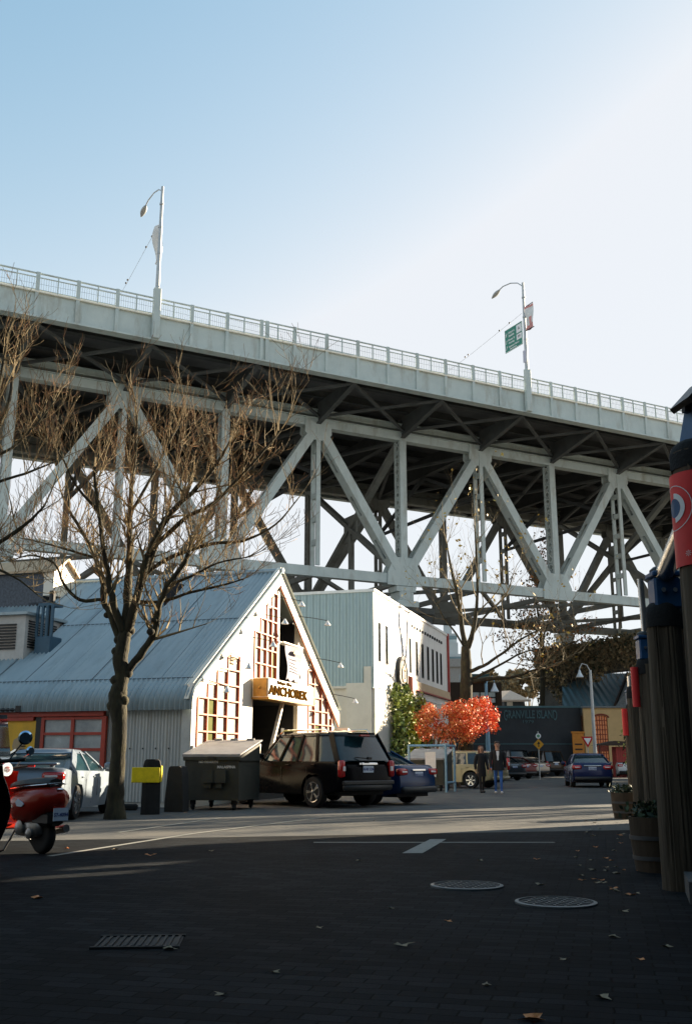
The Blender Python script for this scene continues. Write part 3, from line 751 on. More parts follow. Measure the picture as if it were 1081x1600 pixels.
# hanging banner
hb = thing('hanging_banner', 'white hanging banner with an orange sun printed at its top', 'banner', BL+Matrix.Rotation(-SA,3,'Z')@V((.14,6.75,3.62)), -SA)
m = MB(); nx_, nz_ = 10, 8; g_ = []
for j in range(nz_+1):
    for i in range(nx_+1):
        s_, q = i/nx_, j/nz_; g_.append((.05*math.sin(q*5+s_*3), 1.5*s_, 1.12*q+(.06*math.sin(s_*20) if j == 0 else 0)))
m.add(g_, [(j*(nx_+1)+i, j*(nx_+1)+i+1, (j+1)*(nx_+1)+i+1, (j+1)*(nx_+1)+i) for j in range(nz_) for i in range(nx_)])
m.build('cloth', mat('shaded_cloth', (.20,.185,.23), .8), hb, 60, fix=False)  # white cloth darkened to lilac for the shade it hangs in
m = MB(); m.tube([(0,-.3,1.16),(0,1.6,1.16)], .03, 6); m.build('rod', M['white_paint'], hb)
m = MB(); m.prism([(.75+.3*math.cos(a), .86+.14*math.sin(a)) for a in [math.pi*i/10 for i in range(11)]], .07,.09,'x'); m.build('sun_emblem', M['sign_gold'], hb)
m = MB()
for z, w_ in ((.72,.9),(.6,.7),(.48,1.1),(.38,1.0),(.28,1.1)): m.box(.07,.08,.75-w_/2,.75+w_/2,z,z+.025)
m.build('printed_lines', mat('grey_ink',(.16,.16,.2),.7), hb)
# gooseneck lamps on the gable
def goose(y, z, out, drop, lab, along=0.0):
    t = thing('gooseneck_lamp', lab, 'wall lamp', BL+Matrix.Rotation(-SA,3,'Z')@V((.04,y,z)), -SA, 'gooseneck lamps on the white gable')
    m = MB(); m.tube([(0,0,0),(.05,0,.14),(.2,0,.20),(out*.6,along*.6,.12),(out,along,.02)], .012, 5); m.lathe([(.06,0),(.05,.02)],8,(0,0,-.01),'x'); m.build('arm', M['black_metal'], t)
    m = MB(); m.lathe([(.02,0),(.035,-.03),(.065,-.08),(.105,-.14),(.11,-.155),(.09,-.14),(.03,-.07)], 12, (out,along,.02)); m.build('shade', M['bell_white'], t, 50)
    m = MB(); m.ball((out,along,-.11), .04, 8, 6); m.build('bulb', M['lamp_glass'], t, 50)
for i, (y, z, o, lab) in enumerate(((.55,2.95,.75,'gooseneck lamp at the lower left corner of the white gable'),(1.5,3.62,.95,'gooseneck lamp above the left gable window, second from the eave'),
    (2.9,4.35,1.1,'gooseneck lamp beside the small gable vent'),(4.1,5.15,1.0,'gooseneck lamp left of the upper gable window'),(5.3,5.85,1.1,'gooseneck lamp near the top of the upper gable window'),
    (7.6,5.55,1.2,'gooseneck lamp on the right rake of the gable, highest of three'),(9.4,4.35,1.1,'gooseneck lamp on the right rake of the gable, middle of three'),(11.2,3.25,1.1,'gooseneck lamp on the right rake of the gable, lowest of three'))):
    goose(y, z, o, .2, lab)
m = MB()
for i in range(7): m.box(.0,.03,2.55,2.95,4.12+i*.09-.35,4.16+i*.09-.35)
m.build('gable_vent', M['tan_trim'], barn)
# little awning at the far end of the gable
m = MB(); m.prism([(12.5,2.3),(13.6,2.0),(13.6,1.75),(12.5,1.75)], -.5, .5, 'x'); m.box(-.45,.45,12.5,13.5,0,1.75); m.build('porch', M['white_paint'], barn)
# dormer, cupola and duct on the roof
def roofpt(u, v):
    "point where a photo ray meets the front roof slope, in barn axes"
    Mi = Matrix.Rotation(SA,3,'Z'); o = Mi @ (V((0,0,CAMZ))-BL); d = Mi @ ray(u,v)
    k = (3.20+(o.y-.34)*sl - o.z) / (d.z - d.y*sl); return o + d*k
p = roofpt(36,1030)
dr = thing('roof_dormer', 'pale dormer with a louvred vent on the left of the barn roof', 'dormer', BL+Matrix.Rotation(-SA,3,'Z')@V((p.x,p.y,p.z)), -SA)
m = MB(); m.box(-1.6,0,0,1.9,-.1,1.28); m.build('dormer_box', mat('pale_board',(.52,.50,.46),.6), dr)
m = MB(); m.box(-1.75,.12,-.12,2.0,1.281,1.36); m.build('dormer_roof', M['barn_roof'], dr)
m = MB()
for i in range(9): m.box(-1.3,-.28,-.045,-.005,.30+i*.085,.345+i*.085)
m.build('louvre', M['black_metal'], dr)
m = MB()
for i in range(11): m.box(.003,.03,.15,1.6,.35+i*.075,.385+i*.075)
m.build('louvre', M['black_metal'], dr)
p = roofpt(76,1022)
du = thing('roof_duct', 'blue grey metal duct box standing beside the dormer on the barn roof', 'roof duct', BL+Matrix.Rotation(-SA,3,'Z')@V((p.x,p.y,p.z)), -SA)
m = MB(); m.bbox((-.26,.35,.22),(.52,.6,.62),.02); m.build('duct_box', M['blue_duct'], du)
m = MB()
for x in (-.50,-.33,-.18,-.02): m.box(x-.035,x+.035,.06,.12,.5,1.42)
m.box(-.5,0,.08,.6,1.42,1.5); m.build('frame', M['blue_duct'], du)
m = MB(); m.tube([(-.26,.4,.5),(-.26,.4,1.9)], .09, 10); m.build('flue', M['black_metal'], du)
m = MB(); m.box(-.5,-.05,.02,.045,-.09,-.03); m.build('foot', M['white_paint'], du)
p = roofpt(84,945)
cu = thing('roof_cupola', 'tall dark shingled cupola with a white end on the barn roof', 'cupola', BL+Matrix.Rotation(-SA,3,'Z')@V((p.x,p.y,p.z)), -SA)
m = MB(); m.box(-2.9,-.42,0,1.2,-.6,1.15); m.build('shingled_wall', M['shingle'], cu)
m = MB(); m.prism([(0,.32),(1.2,.32),(1.2,1.15),(.6,1.55),(0,1.15)], -.419, -.05, 'x'); m.build('white_end', M['white_paint'], cu)
m = MB(); m.prism([(-.12,1.08),(.6,1.56),(.6,1.64),(-.12,1.16)], -3.0, .1, 'x'); m.prism([(1.32,1.08),(.6,1.56),(.6,1.64),(1.32,1.16)], -3.0, .1, 'x'); m.build('cupola_roof', M['tan_trim'], cu)
m = MB(); m.box(-.9,.0,-.0,.9,-.5,.1); m.build('brick_base', M['brick_far'], cu)
# ================================================================ CORRUGATED TWO STOREY BUILDING
B2 = V((1.17,42.3,0))
b2 = thing('corrugated_building', 'two storey ribbed metal building, side coloured blue grey for its shade, white sunlit front', 'building', B2, -SA)
m = MB(); m.box(-15,-.02,0,.3,4.1,8.2); m.build('side_cladding', M['clad_shaded'], b2)
m = MB(); m.box(-.3,0,.02,16.5,4.15,8.22); 
b2f = m.build('front_cladding', M['clad_white'], b2)
m = MB(); m.box(-15,-.3,.3,16.4,8.0,8.1); m.box(-15.1,.06,-.05,.0,8.18,8.30); m.box(0.0,.06,.0,16.5,8.2,8.32); m.build('parapet', M['clad_white'], b2)
m = MB(); m.box(-15,-.5,.10,.3,0,4.1); m.box(-1.2,-.1,-.05,.098,0,4.32); m.box(-.42,-.1,-.06,-.051,4.32,5.0); m.box(-15,-15+.2,.3,16.4,0,8); m.box(-15,0,16.2,16.4,0,8); m.build('side_base_wall', M['cream_stucco'], b2)
m = MB(); m.box(-.3,.02,.1,16.4,0,4.12); m.box(-15,-.5,-.03,.09,4.10,4.2); m.build('front_base_wall', M['cream_stucco'], b2)
m = MB(); m.box(-4.6,-2.2,-.02,.099,.0,3.15); m.build('yellow_panel', M['yellow_panel'], b2)
for y in (.95,2.25,6.9,8.35,9.75,11.1,12.35,13.5,14.6):
    w = MB(); w.box(-.02,.015,y-.24,y+.24,5.25,7.0); w = w.build('window', M['black_metal'], b2)
    m = MB(); m.box(.016,.022,y-.19,y+.19,5.3,6.95); m.build('pane', M['glass'], w)
m = MB()
for i in range(13): y = 7.3+i*.62; m.cbox((.03,y,7.62-.0),(.08,.16,.14))
m.build('wall_vents', M['black_metal'], b2)
m = MB(); m.box(-.05,.1,16.5,16.75,0,8.35); m.build('corner_trim', M['red_trim'], b2)
m = MB(); m.box(.0,.16,7.2,16.5,4.55,4.72); m.box(.0,.12,7.2,16.5,4.721,4.95); m.build('sign_rail', M['tan_trim'], b2)
m = MB(); m.box(.0,.18,7.2,16.4,4.49,4.549); m.build('sign_rail_stripe', M['red_trim'], b2)
m = MB(); m.box(.02,.2,5.7,7.18,4.3,5.05); m.build('orange_panel', M['orange_sign'], b2)
rs = thing('round_sign', 'round black and gold sign on the white ribbed wall', 'sign', B2+Matrix.Rotation(-SA,3,'Z')@V((.03,4.75,5.0)), -SA)
m = MB(); m.lathe([(.85,0),(.85,.10)], 28, (0,0,0), 'x'); m.build('disc', M['black_metal'], rs)
m = MB(); pr = [(.88,.02),(.88,.16),(.72,.16),(.72,.11)]; m.lathe(pr, 28, (0,0,0), 'x'); m.build('ring', M['black_metal'], rs)
m = MB(); m.lathe([(.70,.12),(.70,.125)], 28, (0,0,0), 'x'); m.build('face', M['black_metal'], rs)
m = MB(); m.mesh_from(text_me('C', 1.0, .02, .03), Matrix.Translation((.15,0,0)) @ FACE_PX); m.build('letter', M['sign_gold'], rs)
m = MB(); m.lathe([(.16,0),(.14,-.1),(.02,-.16)],8,(-3.3,-.16,4.75)); m.cbox((-3.3,-.05,4.72),(.1,.2,.1)); m.build('wall_light', M['black_metal'], b2)
# climbing ivy on its front
rng = random.Random(11)
iv = thing('climbing_ivy', 'thick green ivy climbing the white front of the ribbed building', 'ivy', B2+Matrix.Rotation(-SA,3,'Z')@V((.1,4.3,0)), -SA)
m = MB(); pts = []
for i in range(7500):
    y = rng.uniform(-1.9,4.8); top = 4.35-.12*abs(y)+.35*math.sin(y*3.1)-(.0 if y < 2.5 else (y-2.5)*.8)
    z = rng.uniform(0,1)**.8*top; th = .25+.35*(.5+.5*math.sin(y*2.3+z*2.1)); pts.append((rng.uniform(0,th), y+rng.gauss(0,.05), z))
leaves(m, pts, .095, rng, (0,0,0,0,1)); m.build('foliage', [M['leaf_green'], M['leaf_dark']], iv, fix=False)
m = MB()
for i in range(9): y = -1.6+i*.6; m.tube([(.03,y,0),(.05,y+.1,1.5),(.04,y-.1,3.4)], [.03,.02,.01], 5)
m.build('stems', M['bark'], iv)
# ================================================================ VEHICLES
def lerp(a, b, t): return a+(b-a)*t
def make_wheel(root, x, y, r, w, side, spokes=6, rimm='rim'):
    wh = bpy.data.objects.new('wheel', None); col.objects.link(wh); wh.parent = root; wh.location = (x, y, r)
    m = MB(); m.lathe([(r*.66,-w/2+.01),(r*.80,-w/2),(r*.95,-w/2+.01),(r,-w/2+.05),(r,w/2-.05),(r*.95,w/2-.01),(r*.80,w/2),(r*.66,w/2-.01)], 28, axis='y'); m.build('tyre', M['tyre'], wh, 35)
    m = MB(); s = side
    m.lathe([(r*.665,s*(w/2-.012)),(r*.66,s*(w/2-.002)),(r*.60,s*(w/2-.008)),(r*.58,s*(w/2-.07))], 28, axis='y')
    for k in range(spokes):
        a = 2*math.pi*k/spokes
        for da in (-.10,.10):
            m.beam((r*.10*math.cos(a),s*(w/2-.022),r*.10*math.sin(a)),(r*.62*math.cos(a+da),s*(w/2-.012),r*.62*math.sin(a+da)), .035, .03, (0,1,0))
    m.lathe([(r*.14,s*(w/2-.04)),(r*.13,s*(w/2-.002)),(r*.05,s*(w/2+.002))], 12, axis='y')
    m.build('rim', M[rimm], wh, 40)
    m = MB(); m.lathe([(r*.57,s*(w/2-.10)),(r*.57,s*(w/2-.075))], 20, axis='y'); m.build('brake_disc', M['black_metal'], wh)
    return wh
def car(label, cat, grp, loc, heading, pk, S, name='parked_car', glass='glass'):
    "heading: azimuth from +Y clockwise; local +x forward, origin on the ground under the centre"
    L, Wd, H = S['L'], S['W'], S['H']; hw = Wd/2
    t = thing(name, label, cat, loc, R(90)-heading, grp)
    P = M[pk]; r = S.get('r',.32); wb = S.get('wb', L*.6); fx = S.get('fx', wb/2+.05); rx = fx-wb
    zs = S.get('sill', .20); zd = S['deck']; zh = S['hood']; zc = S.get('cowl', zh+.04); zb = S.get('beltr', zd+.0)
    xb, xc = S['xb'], S['xc']        # base of rear glass, base of windscreen
    sl_ = []
    def arc(cx):
        R_ = r+.065; out = []
        for i in range(11):
            a = math.pi*i/10; out.append((cx+R_*math.cos(a), r+R_*math.sin(a)*1.02-.0))
        return out
    tail = S.get('tail', .06)
    side = [(-L/2+.16,zs+.08),(-L/2+.02,zs+.16),(-L/2,zs+.34),(-L/2+.015,zs+.46),(-L/2+tail*.5,lerp(zs+.46,zd,.5)),(-L/2+tail,zd-.07),(-L/2+tail+.06,zd-.012),(-L/2+tail+.16,zd),
            (xb-.03,zb+.005)]
    for i in (.25,.5,.75): side.append((lerp(xb,xc,i), lerp(zb,zc,i)+.0))
    side += [(xc,zc),(lerp(xc,L/2,.4),lerp(zc,zh,.5)+.012),(L/2-.38,zh-.03),(L/2-.14,zh-.13),(L/2-.03,zh-.27),(L/2,zs+.32),(L/2-.02,zs+.12),(L/2-.14,zs+.02)]
    side += [(fx+r+.066,zs+.0)] + arc(fx) + [(fx-r-.066,zs)] + [(lerp(rx,fx,.5),zs-.0)] + [(rx+r+.066,zs)] + arc(rx) + [(rx-r-.066,zs+.0)]
    cut = S.get('round', 1.0)
    rings = []
    for f, ix, iz in ((-1,.20,.05),(-.985,.13,.025),(-.93,.06,.008),(-.7,.015,0),(-.35,.002,0),(0,0,0),(.35,.002,0),(.7,.015,0),(.93,.06,.008),(.985,.13,.025),(1,.20,.05)):
        rg = []
        for x, z in side:
            e = max(0, (abs(x)/(L/2)-.72)/.28); xx = x - math.copysign(ix*e*cut, x)*1.0
            kz = (z-(zs+.38))/.6; yy = f*hw*(1-.085*max(0,kz)**2 - .10*max(0,-kz)**2) * (1-.05*e)
            zz = z - iz*(1 if z > zs+.5 else 0)
            rg.append((xx, yy, zz))
        rings.append(rg)
    m = MB(); m.loft(rings); body = m.build('body', P, t, 42)
    # dark underbody and wheel wells
    m = MB(); m.box(-L/2+.25,L/2-.25,-hw*.78,hw*.78,zs-.02,zs+.25)
    for cx in (fx, rx):
        m.box(cx-r-.05,cx+r+.05,-hw+.10,hw-.10,zs,r+r*.9)
    m.build('underbody', M['tyre'], t)
    # greenhouse
    xr, xf = S['xr'], S['xf']; wbt, wtp = hw*.93, hw*S.get('tumble',.74); zt = H-.07
    N_ = 5
    def ringz(q, ins=0):
        x0, x1 = lerp(xb,xr,q)+ins, lerp(xc,xf,q)-ins; w_ = lerp(wbt,wtp,q**1.15)-ins; z0, z1 = lerp(zb-.02,zt,q), lerp(zc-.02,zt-.015,q)
        c = min(.16, (x1-x0)*.2); pts = []
        for sx_, sy_ in ((1,-1),(1,1),(-1,1),(-1,-1)):
            X_ = x1 if sx_ > 0 else x0; Z_ = z1 if sx_ > 0 else z0
            a, b_ = (X_, sy_*(w_-c*.8), Z_), (X_-sx_*c*.8, sy_*w_, Z_)
            mid = (X_-sx_*c*.22, sy_*(w_-c*.22), Z_)
            pts += ([a,mid,b_] if (sx_*sy_ > 0) else [b_,mid,a])
        return pts
    m = MB(); m.loft([ringz(0),ringz(.5),ringz(1)]); m.build('windows', M[glass], t, 30)
    m = MB(); r0 = ringz(.93,-.012); r1 = [(x,y,z+.012) for x,y,z in ringz(1,.01)]
    def cap_(q, dz): return [(lerp((xr+xf)/2,x,q), y*q, zt+dz) for x,y,z in ringz(1)]
    m.loft([r0, r1, cap_(.90,.045), cap_(.6,.068), cap_(.05,.075)]); m.build('roof', P, t, 50)
    def gp(f, q, s):
        x = lerp(lerp(xb,xc,f), lerp(xr,xf,f), q); y = s*(lerp(wbt,wtp,q**1.15)+.004); z = lerp(lerp(zb,zc,f)-.02, zt, q); return (x,y,z)
    for s in (-1, 1):
        pil = S.get('pillars', ((0.03,.12),(.36,.06),(.66,.07),(.985,.05)))
        for f, w_ in pil:
            fi = min(max(f,.0),1); pts = [gp(fi,0,s),gp(fi,.5,s),gp(fi,1,s)]
            m = MB()
            for a, b_ in zip(pts[:-1],pts[1:]): m.beam(a, b_, .03, w_, (1,0,0))
            m.build('pillar', P, t)
    # rear and front furniture
    xt = -L/2+tail*.5
    for s in (-1, 1):
        o = MB(); y0 = s*(hw-.24); lw, lh, lz = S.get('lamp', (.30,.17,zd-.17))
        o.bbox((xt+.05, s*(hw-.035-lw/2), lz),(.16,lw,lh),.03); o = o.build('tail_light', M['tail_red'], t, 50)
        o2 = MB(); o2.bbox((xt+.045, s*(hw-.06-lw/2), lz-.0),(.165,lw*.6,lh*.28),.01); o2.build('clear_lens', M['tail_clear'], o)
        o = MB(); o.bbox((L/2-.16, s*(hw-.26), zh-.20),(.2,.34,.15),.03); o.build('headlight', M['tail_clear'], t, 50)
        o = MB(); mxp = xc-.18; o.bbox((mxp, s*(hw+.08), zc+.10),(.12,.20,.14),.03); o.beam((mxp,s*(hw-.05),zc+.02),(mxp,s*(hw+.06),zc+.07),.05,.04); o.build('mirror', P, t, 50)
        o = MB()
        for f in (.30,.62): X_ = lerp(xb,xc,f); o.bbox((X_, s*(hw*.995), zc-.12),(.16,.03,.03),.008)
        o.build('door_handle', M[S.get('handle','chrome')], t)
        o = MB()
        for f in (.38,.70): X_ = lerp(xb,xc,f); o.box(X_-.004,X_+.004,s*hw-.006,s*hw+.0015,zs+.22,zc-.16)
        o.build('door_gap', M['black_metal'], t)
        for cx in (fx, rx): make_wheel(t, cx, s*(hw-.12), r, .21, s, S.get('spokes',6))
    pz = S.get('plate', zd-.26)
    o = MB(); o.box(xt-.022,xt-.002,-.17,.17,pz-.08,pz+.08); o = o.build('number_plate', M['plate'], t)
    o2 = MB(); o2.mesh_from(text_me(S.get('no','824 HLK'), .095, .002, .001), Matrix.Translation((xt-.026,0,pz-.005)) @ FACE_MX); o2.build('lettering', M['plate_ink'], o)
    o = MB(); o.bbox((xt-.01,0,pz+.125),(.04,S.get('bar',.55),.05),.01); o.build('trim_bar', M['chrome'], t)
    o = MB(); o.bbox((-L/2+.03,0,zs+.17),(.14,Wd*.86,.16),.04); o.build('bumper', M[S.get('bumper','dark_plastic')], t, 50)
    return t
SUV = dict(L=4.9,W=1.88,H=1.83,sill=.32,deck=1.08,beltr=1.12,hood=1.08,cowl=1.14,xb=-2.38,xc=.78,xr=-1.98,xf=.12,r=.375,wb=2.89,fx=1.48,tumble=.80,tail=.05,
     lamp=(.15,.40,.93),plate=.92,bar=.62,spokes=5,pillars=((.03,.16),(.27,.10),(.52,.07),(.74,.08),(.985,.06)),no='AH8 52M',handle='paint_black')
sc = gnd(493,1262)
h = R(-42); fwd = V((math.sin(h),math.cos(h),0)); rt = V((math.cos(h),-math.sin(h),0))
suvc = sc + fwd*(2.89-1.48) + rt*.82; suvc.z = 0
c = car('big black sport utility vehicle angle parked in front of the white gable', 'car', 'cars parked along the street', suvc, h, 'paint_black', SUV, glass='glass_blue')
m = MB()
for s in (-1,1):
    m.tube([(-1.75,s*.70,1.80),(-1.65,s*.70,1.88),(.0,s*.70,1.88),(.15,s*.70,1.80)], .025, 6)
m.build('roof_rail', M['chrome'], c, 50)
m = MB(); m.box(-2.32,-2.05,-.33,.33,1.755,1.80); m.build('rear_spoiler', M['paint_black'], c)
m = MB(); m.bbox((-2.30,0,1.73),(.05,.34,.045),.01); m.build('brake_light', M['tail_red'], c)
m = MB(); m.beam((-2.46,0,1.17),(-2.35,.36,1.20),.025,.02); m.bbox((-2.45,-.02,1.18),(.08,.14,.07),.015); m.build('wiper', M['black_metal'], c)
m = MB(); m.bbox((-2.445,0,1.045),(.05,.50,.06),.012); m.build('trim_bar', M['chrome'], c)
m = MB(); m.bbox((-2.452,0,.60),(.09,1.7,.10),.02); m.build('bumper_top', M['dark_plastic'], c)
SED = dict(L=4.55,W=1.76,H=1.43,sill=.22,deck=1.02,beltr=.98,hood=.86,cowl=.93,xb=-1.62,xc=1.02,xr=-.85,xf=.25,r=.31,wb=2.65,fx=1.38,tumble=.70,tail=.10,lamp=(.36,.17,.84),plate=.76,bar=.58,no='287 KTD',spokes=7)
c = car('dark blue sedan angle parked right behind the black sport utility vehicle', 'car', 'cars parked along the street', V((1.95,27.2,0))+V((math.sin(R(-50)),math.cos(R(-50)),0))*2.27, R(-50), 'paint_blue', SED, glass='glass_blue')
COU = dict(L=4.5,W=1.80,H=1.36,sill=.20,deck=.99,beltr=.96,hood=.84,cowl=.92,xb=-1.75,xc=.95,xr=-.78,xf=.10,r=.33,wb=2.65,fx=1.40,tumble=.68,tail=.12,lamp=(.42,.15,.83),plate=.55,bar=.4,no='FKA 91L',pillars=((.07,.15),(.52,.08),(.985,.05)),spokes=9,handle='paint_silver')
rw = gnd(113,1280.5)
cc = rw + V((-.78, 2.65-1.40, 0)); cc.z = 0
c = car('silver blue coupe parked beside the left tree, behind the red scooter', 'car', 'cars parked along the street', cc, R(1), 'paint_silver', COU, glass='glass_blue')
m = MB(); m.bbox((-2.1,0,1.06),(.22,1.45,.05),.02); 
for s in (-.6,.6): m.cbox((-2.08,s,1.02),(.12,.06,.05))
m.build('boot_spoiler', M['paint_silver'], c, 50)
m = MB(); m.bbox((-1.72,0,1.02),(.05,.3,.05),.01); m.build('brake_light', M['tail_red'], c)
S2 = dict(SED); S2.update(L=4.6,W=1.80,H=1.47,no='CB3 40R',bar=.75,lamp=(.40,.17,.86),deck=1.06,beltr=1.02,plate=.80)
p = gnd(932,1231); c = car('navy blue sedan driving away down the middle of the street', 'car', None, p+V((.15,2.3,0)), R(7), 'paint_navy', S2, name='moving_car', glass='glass_blue')
WAG = dict(L=4.73,W=1.86,H=1.56,sill=.26,deck=1.05,beltr=1.02,hood=.92,cowl=1.0,xb=-2.1,xc=.95,xr=-1.65,xf=.22,r=.34,wb=2.76,fx=1.42,tumble=.74,tail=.05,lamp=(.14,.5,1.0),plate=.85,no='519 JWS',spokes=6,pillars=((.03,.16),(.30,.07),(.62,.07),(.985,.05)),handle='paint_tan',bumper='paint_tan')
hw_ = R(-57); fw = V((math.sin(hw_),math.cos(hw_),0)); rr = V((math.cos(hw_),-math.sin(hw_),0)); q = gnd(737,1232)
cc = q+fw*(2.76-1.42)+rr*.8; cc.z = 0
car('tan estate car parked side on behind the walking couple', 'car', 'cars parked along the street', cc, hw_, 'paint_tan', WAG)
S3 = dict(SED); S3.update(no='713 GBN'); hd = R(-24); fd = V((math.sin(hd),math.cos(hd),0))
def rearat(u, v): return gnd(u, v)
car('dark sedan with chrome edged tail parked just right of the walking man', 'car', 'cars parked along the street', rearat(806,1220)+fd*2.3, hd, 'paint_dark', S3)
S3 = dict(SED); S3.update(no='304 LMR'); car('maroon sedan mostly hidden between the dark sedan and the pale gold sedan', 'car', 'cars parked along the street', rearat(822,1217.5)+V((.3,1.2,0))+fd*2.3, hd, 'paint_maroon', S3)
S3 = dict(SED); S3.update(no='660 PVC'); car('pale gold sedan shining in the sun between the dark sedan and the pickup', 'car', 'cars parked along the street', rearat(846,1215)+fd*2.3, hd, 'paint_gold', S3)
S4 = dict(SUV); S4.update(H=1.95,no='BK1 77T'); car('dark pickup sized vehicle glinting in the sun, farthest right of the angle parked row', 'car', 'cars parked along the street', rearat(868,1212.5)+fd*2.3, hd, 'paint_brown', S4)
S4 = dict(SUV); S4.update(H=2.0,no='GT5 08W'); car('tall black sport utility vehicle showing its roof above the parked sedans', 'car', 'cars parked along the street', rearat(818,1213)+fd*2.6, hd, 'paint_black', S4)
S3 = dict(SED); S3.update(no='945 DFT'); car('white hatchback half hidden by the green shrub beside the wooden piles', 'car', 'cars parked along the street', rearat(992,1215)+V((0,2.3,0)), R(8), 'paint_white', S3)
# ---------------------------------------------------------------- scooters
def scooter(label, loc, heading, pk, plate='S7-4094'):
    t = thing('motor_scooter', label, 'scooter', loc, R(90)-heading, 'scooters parked on the left')
    P = M[pk]
    def ell(x, z, hw, hu, hd): # ring in y,z at x
        return [(x, hw*math.cos(a), z+(hu if math.sin(a) > 0 else hd)*math.sin(a)) for a in [2*math.pi*k/16 for k in range(16)]]
    m = MB(); m.loft([ell(-.95,.66,.05,.06,.06),ell(-.89,.66,.16,.12,.14),ell(-.78,.65,.22,.16,.20),ell(-.6,.63,.25,.18,.26),ell(-.4,.61,.255,.19,.28),ell(-.2,.59,.235,.18,.27),ell(-.02,.57,.17,.17,.22),ell(.06,.55,.10,.13,.16)]); m.build('rear_body', P, t, 60)
    m = MB(); m.loft([[(x,y*w,z) for y,z in ((-1,zb_),(-.8,zb_+.05),(0,zb_+.07),(.8,zb_+.05),(1,zb_),(.7,zb_-.05),(-.7,zb_-.05))] for x,w,zb_ in ((-.82,.10,.83),(-.7,.15,.84),(-.4,.17,.83),(-.1,.15,.80),(.05,.10,.77))]); m.build('seat', M['seat_black'], t, 60)
    m = MB(); m.tube([(-.84,-.12,.83),(-.90,0,.84),(-.84,.12,.83)],.012,6); m.tube([(-.83,.135,.83),(-.4,.18,.80),(-.02,.13,.77)],.007,5); m.tube([(-.83,-.135,.83),(-.4,-.18,.80),(-.02,-.13,.77)],.007,5); m.build('seat_rail', M['chrome'], t, 60)
    m = MB(); m.bbox((.22,0,.30),(.5,.34,.06),.02); m.build('footboard', P, t)
    m = MB(); sh = []
    for i in range(9):
        q = i/8; z = .26+.72*q; x = .44-.05*q+.10*math.sin(q*3); w = .17+.09*math.sin(math.pi*min(1,q*1.1)); sh.append([(x+.07-.14*(abs(j-4)/4)**2, w*(j-4)/4, z) for j in range(9)]+[(x+.03-.14*(abs(j-4)/4)**2, w*(j-4)/4, z) for j in range(8,-1,-1)])
    m.loft(sh); m.build('leg_shield', P, t, 60)
    m = MB(); m.loft([ell(.66,.98,.03,.03,.03),ell(.62,.99,.11,.08,.08),ell(.50,1.0,.15,.10,.10),ell(.36,1.0,.12,.08,.07),ell(.30,1.0,.05,.04,.04)]); m.build('handlebar_cowl', P, t, 60)
    m = MB(); m.tube([(.40,-.36,1.04),(.46,-.14,1.02),(.46,.14,1.02),(.40,.36,1.04)],.018,8); m.build('handlebar', M['black_metal'], t, 60)
    m = MB(); m.lathe([(.085,0),(.09,.01),(.08,.03)],16,(.30,0,1.0),'x'); m.build('dial', M['plate'], t, 50)
    for s in (-1,1):
        m = MB(); m.tube([(.44,s*.2,1.02),(.40,s*.30,1.16),(.36,s*.34,1.20)],.008,6); m = m.build('mirror_stem', M['chrome'], t, 60)
        o = MB(); o.lathe([(.062,0),(.066,-.008),(.05,-.03)],16,(.345,s*.35,1.235),'x'); o = o.build('mirror', M['mirror'], m, 50)
    for x, nm in ((-.62,'rear'),(.66,'front')):
        w = bpy.data.objects.new('wheel', None); col.objects.link(w); w.parent = t; w.location = (x,0,.22)
        m = MB(); m.lathe([(.14,-.05),(.19,-.055),(.215,-.035),(.225,0),(.215,.035),(.19,.055),(.14,.05)],24,axis='y'); m.build('tyre', M['tyre'], w, 50)
        m = MB(); m.lathe([(.145,-.045),(.12,-.03),(.04,-.05),(.04,.05),(.12,.03),(.145,.045)],20,axis='y'); m.build('rim', M['engine'], w, 50)
    m = MB(); m.loft([[(x,.07*math.cos(a)*w, .22+(.26+.02*w)*math.sin(b_)) for a in [math.pi*k/5 for k in range(6)]] for x,w,b_ in ((.40,.6,.4),(.5,1,1.1),(.66,1,1.57),(.82,1,1.1),(.90,.6,.5))], closed=False, cap=False); m.build('front_fender', P, t, 60)
    m = MB(); m.bbox((-.42,.02,.30),(.50,.20,.20),.04); m.lathe([(.07,.0),(.09,.02),(.09,.06),(.05,.08)],14,(-.30,.09,.30),'y'); m.tube([(-.2,-.13,.24),(-.5,-.17,.25),(-.85,-.17,.30)],[.03,.05,.05],10); m.lathe([(.06,.0),(.065,.05),(.03,.07)],14,(-.52,.10,.24),'y'); m.build('engine', M['engine'], t, 50)
    m = MB(); m.bbox((-.70,0,.42),(.40,.24,.18),.04); m.build('mudguard', M['black_metal'], t)
    m = MB(); m.tube([(-.1,.05,.28),(-.12,.22,.03),(-.06,.25,.012)],.014,6); m.tube([(-.1,-.05,.28),(-.12,-.22,.03)],.014,6); m.build('stand', M['black_metal'], t)
    m = MB(); m.bbox((-.885,0,.71),(.07,.15,.10),.02); m = m.build('tail_light', M['tail_red'], t, 50)
    o = MB(); o.bbox((-.90,0,.765),(.06,.09,.03),.01); o.build('chrome_cap', M['chrome'], m)
    for s in (-1,1): m = MB(); m.bbox((-.84,s*.12,.66),(.08,.035,.10),.012); m.build('turn_signal', M['amber'], t)
    m = MB(); m.box(-.965,-.955,-.105,.105,.40,.55); m = m.build('number_plate', M['plate'], t); 
    o = MB(); o.mesh_from(text_me(plate,.062,.001,.001),Matrix.Translation((-.968,0,.47))@FACE_MX); o.build('lettering', M['plate_ink'], m)
    m = MB(); m.beam((-.90,0,.60),(-.955,0,.40),.16,.02,(1,0,0)); m.build('plate_holder', P, t)
    m = MB(); m.prism([(-.50,.62),(-.40,.65),(-.36,.61),(-.40,.565),(-.50,.56),(-.54,.59)],.235,.262); m.build('side_badge', M['plate'], t)
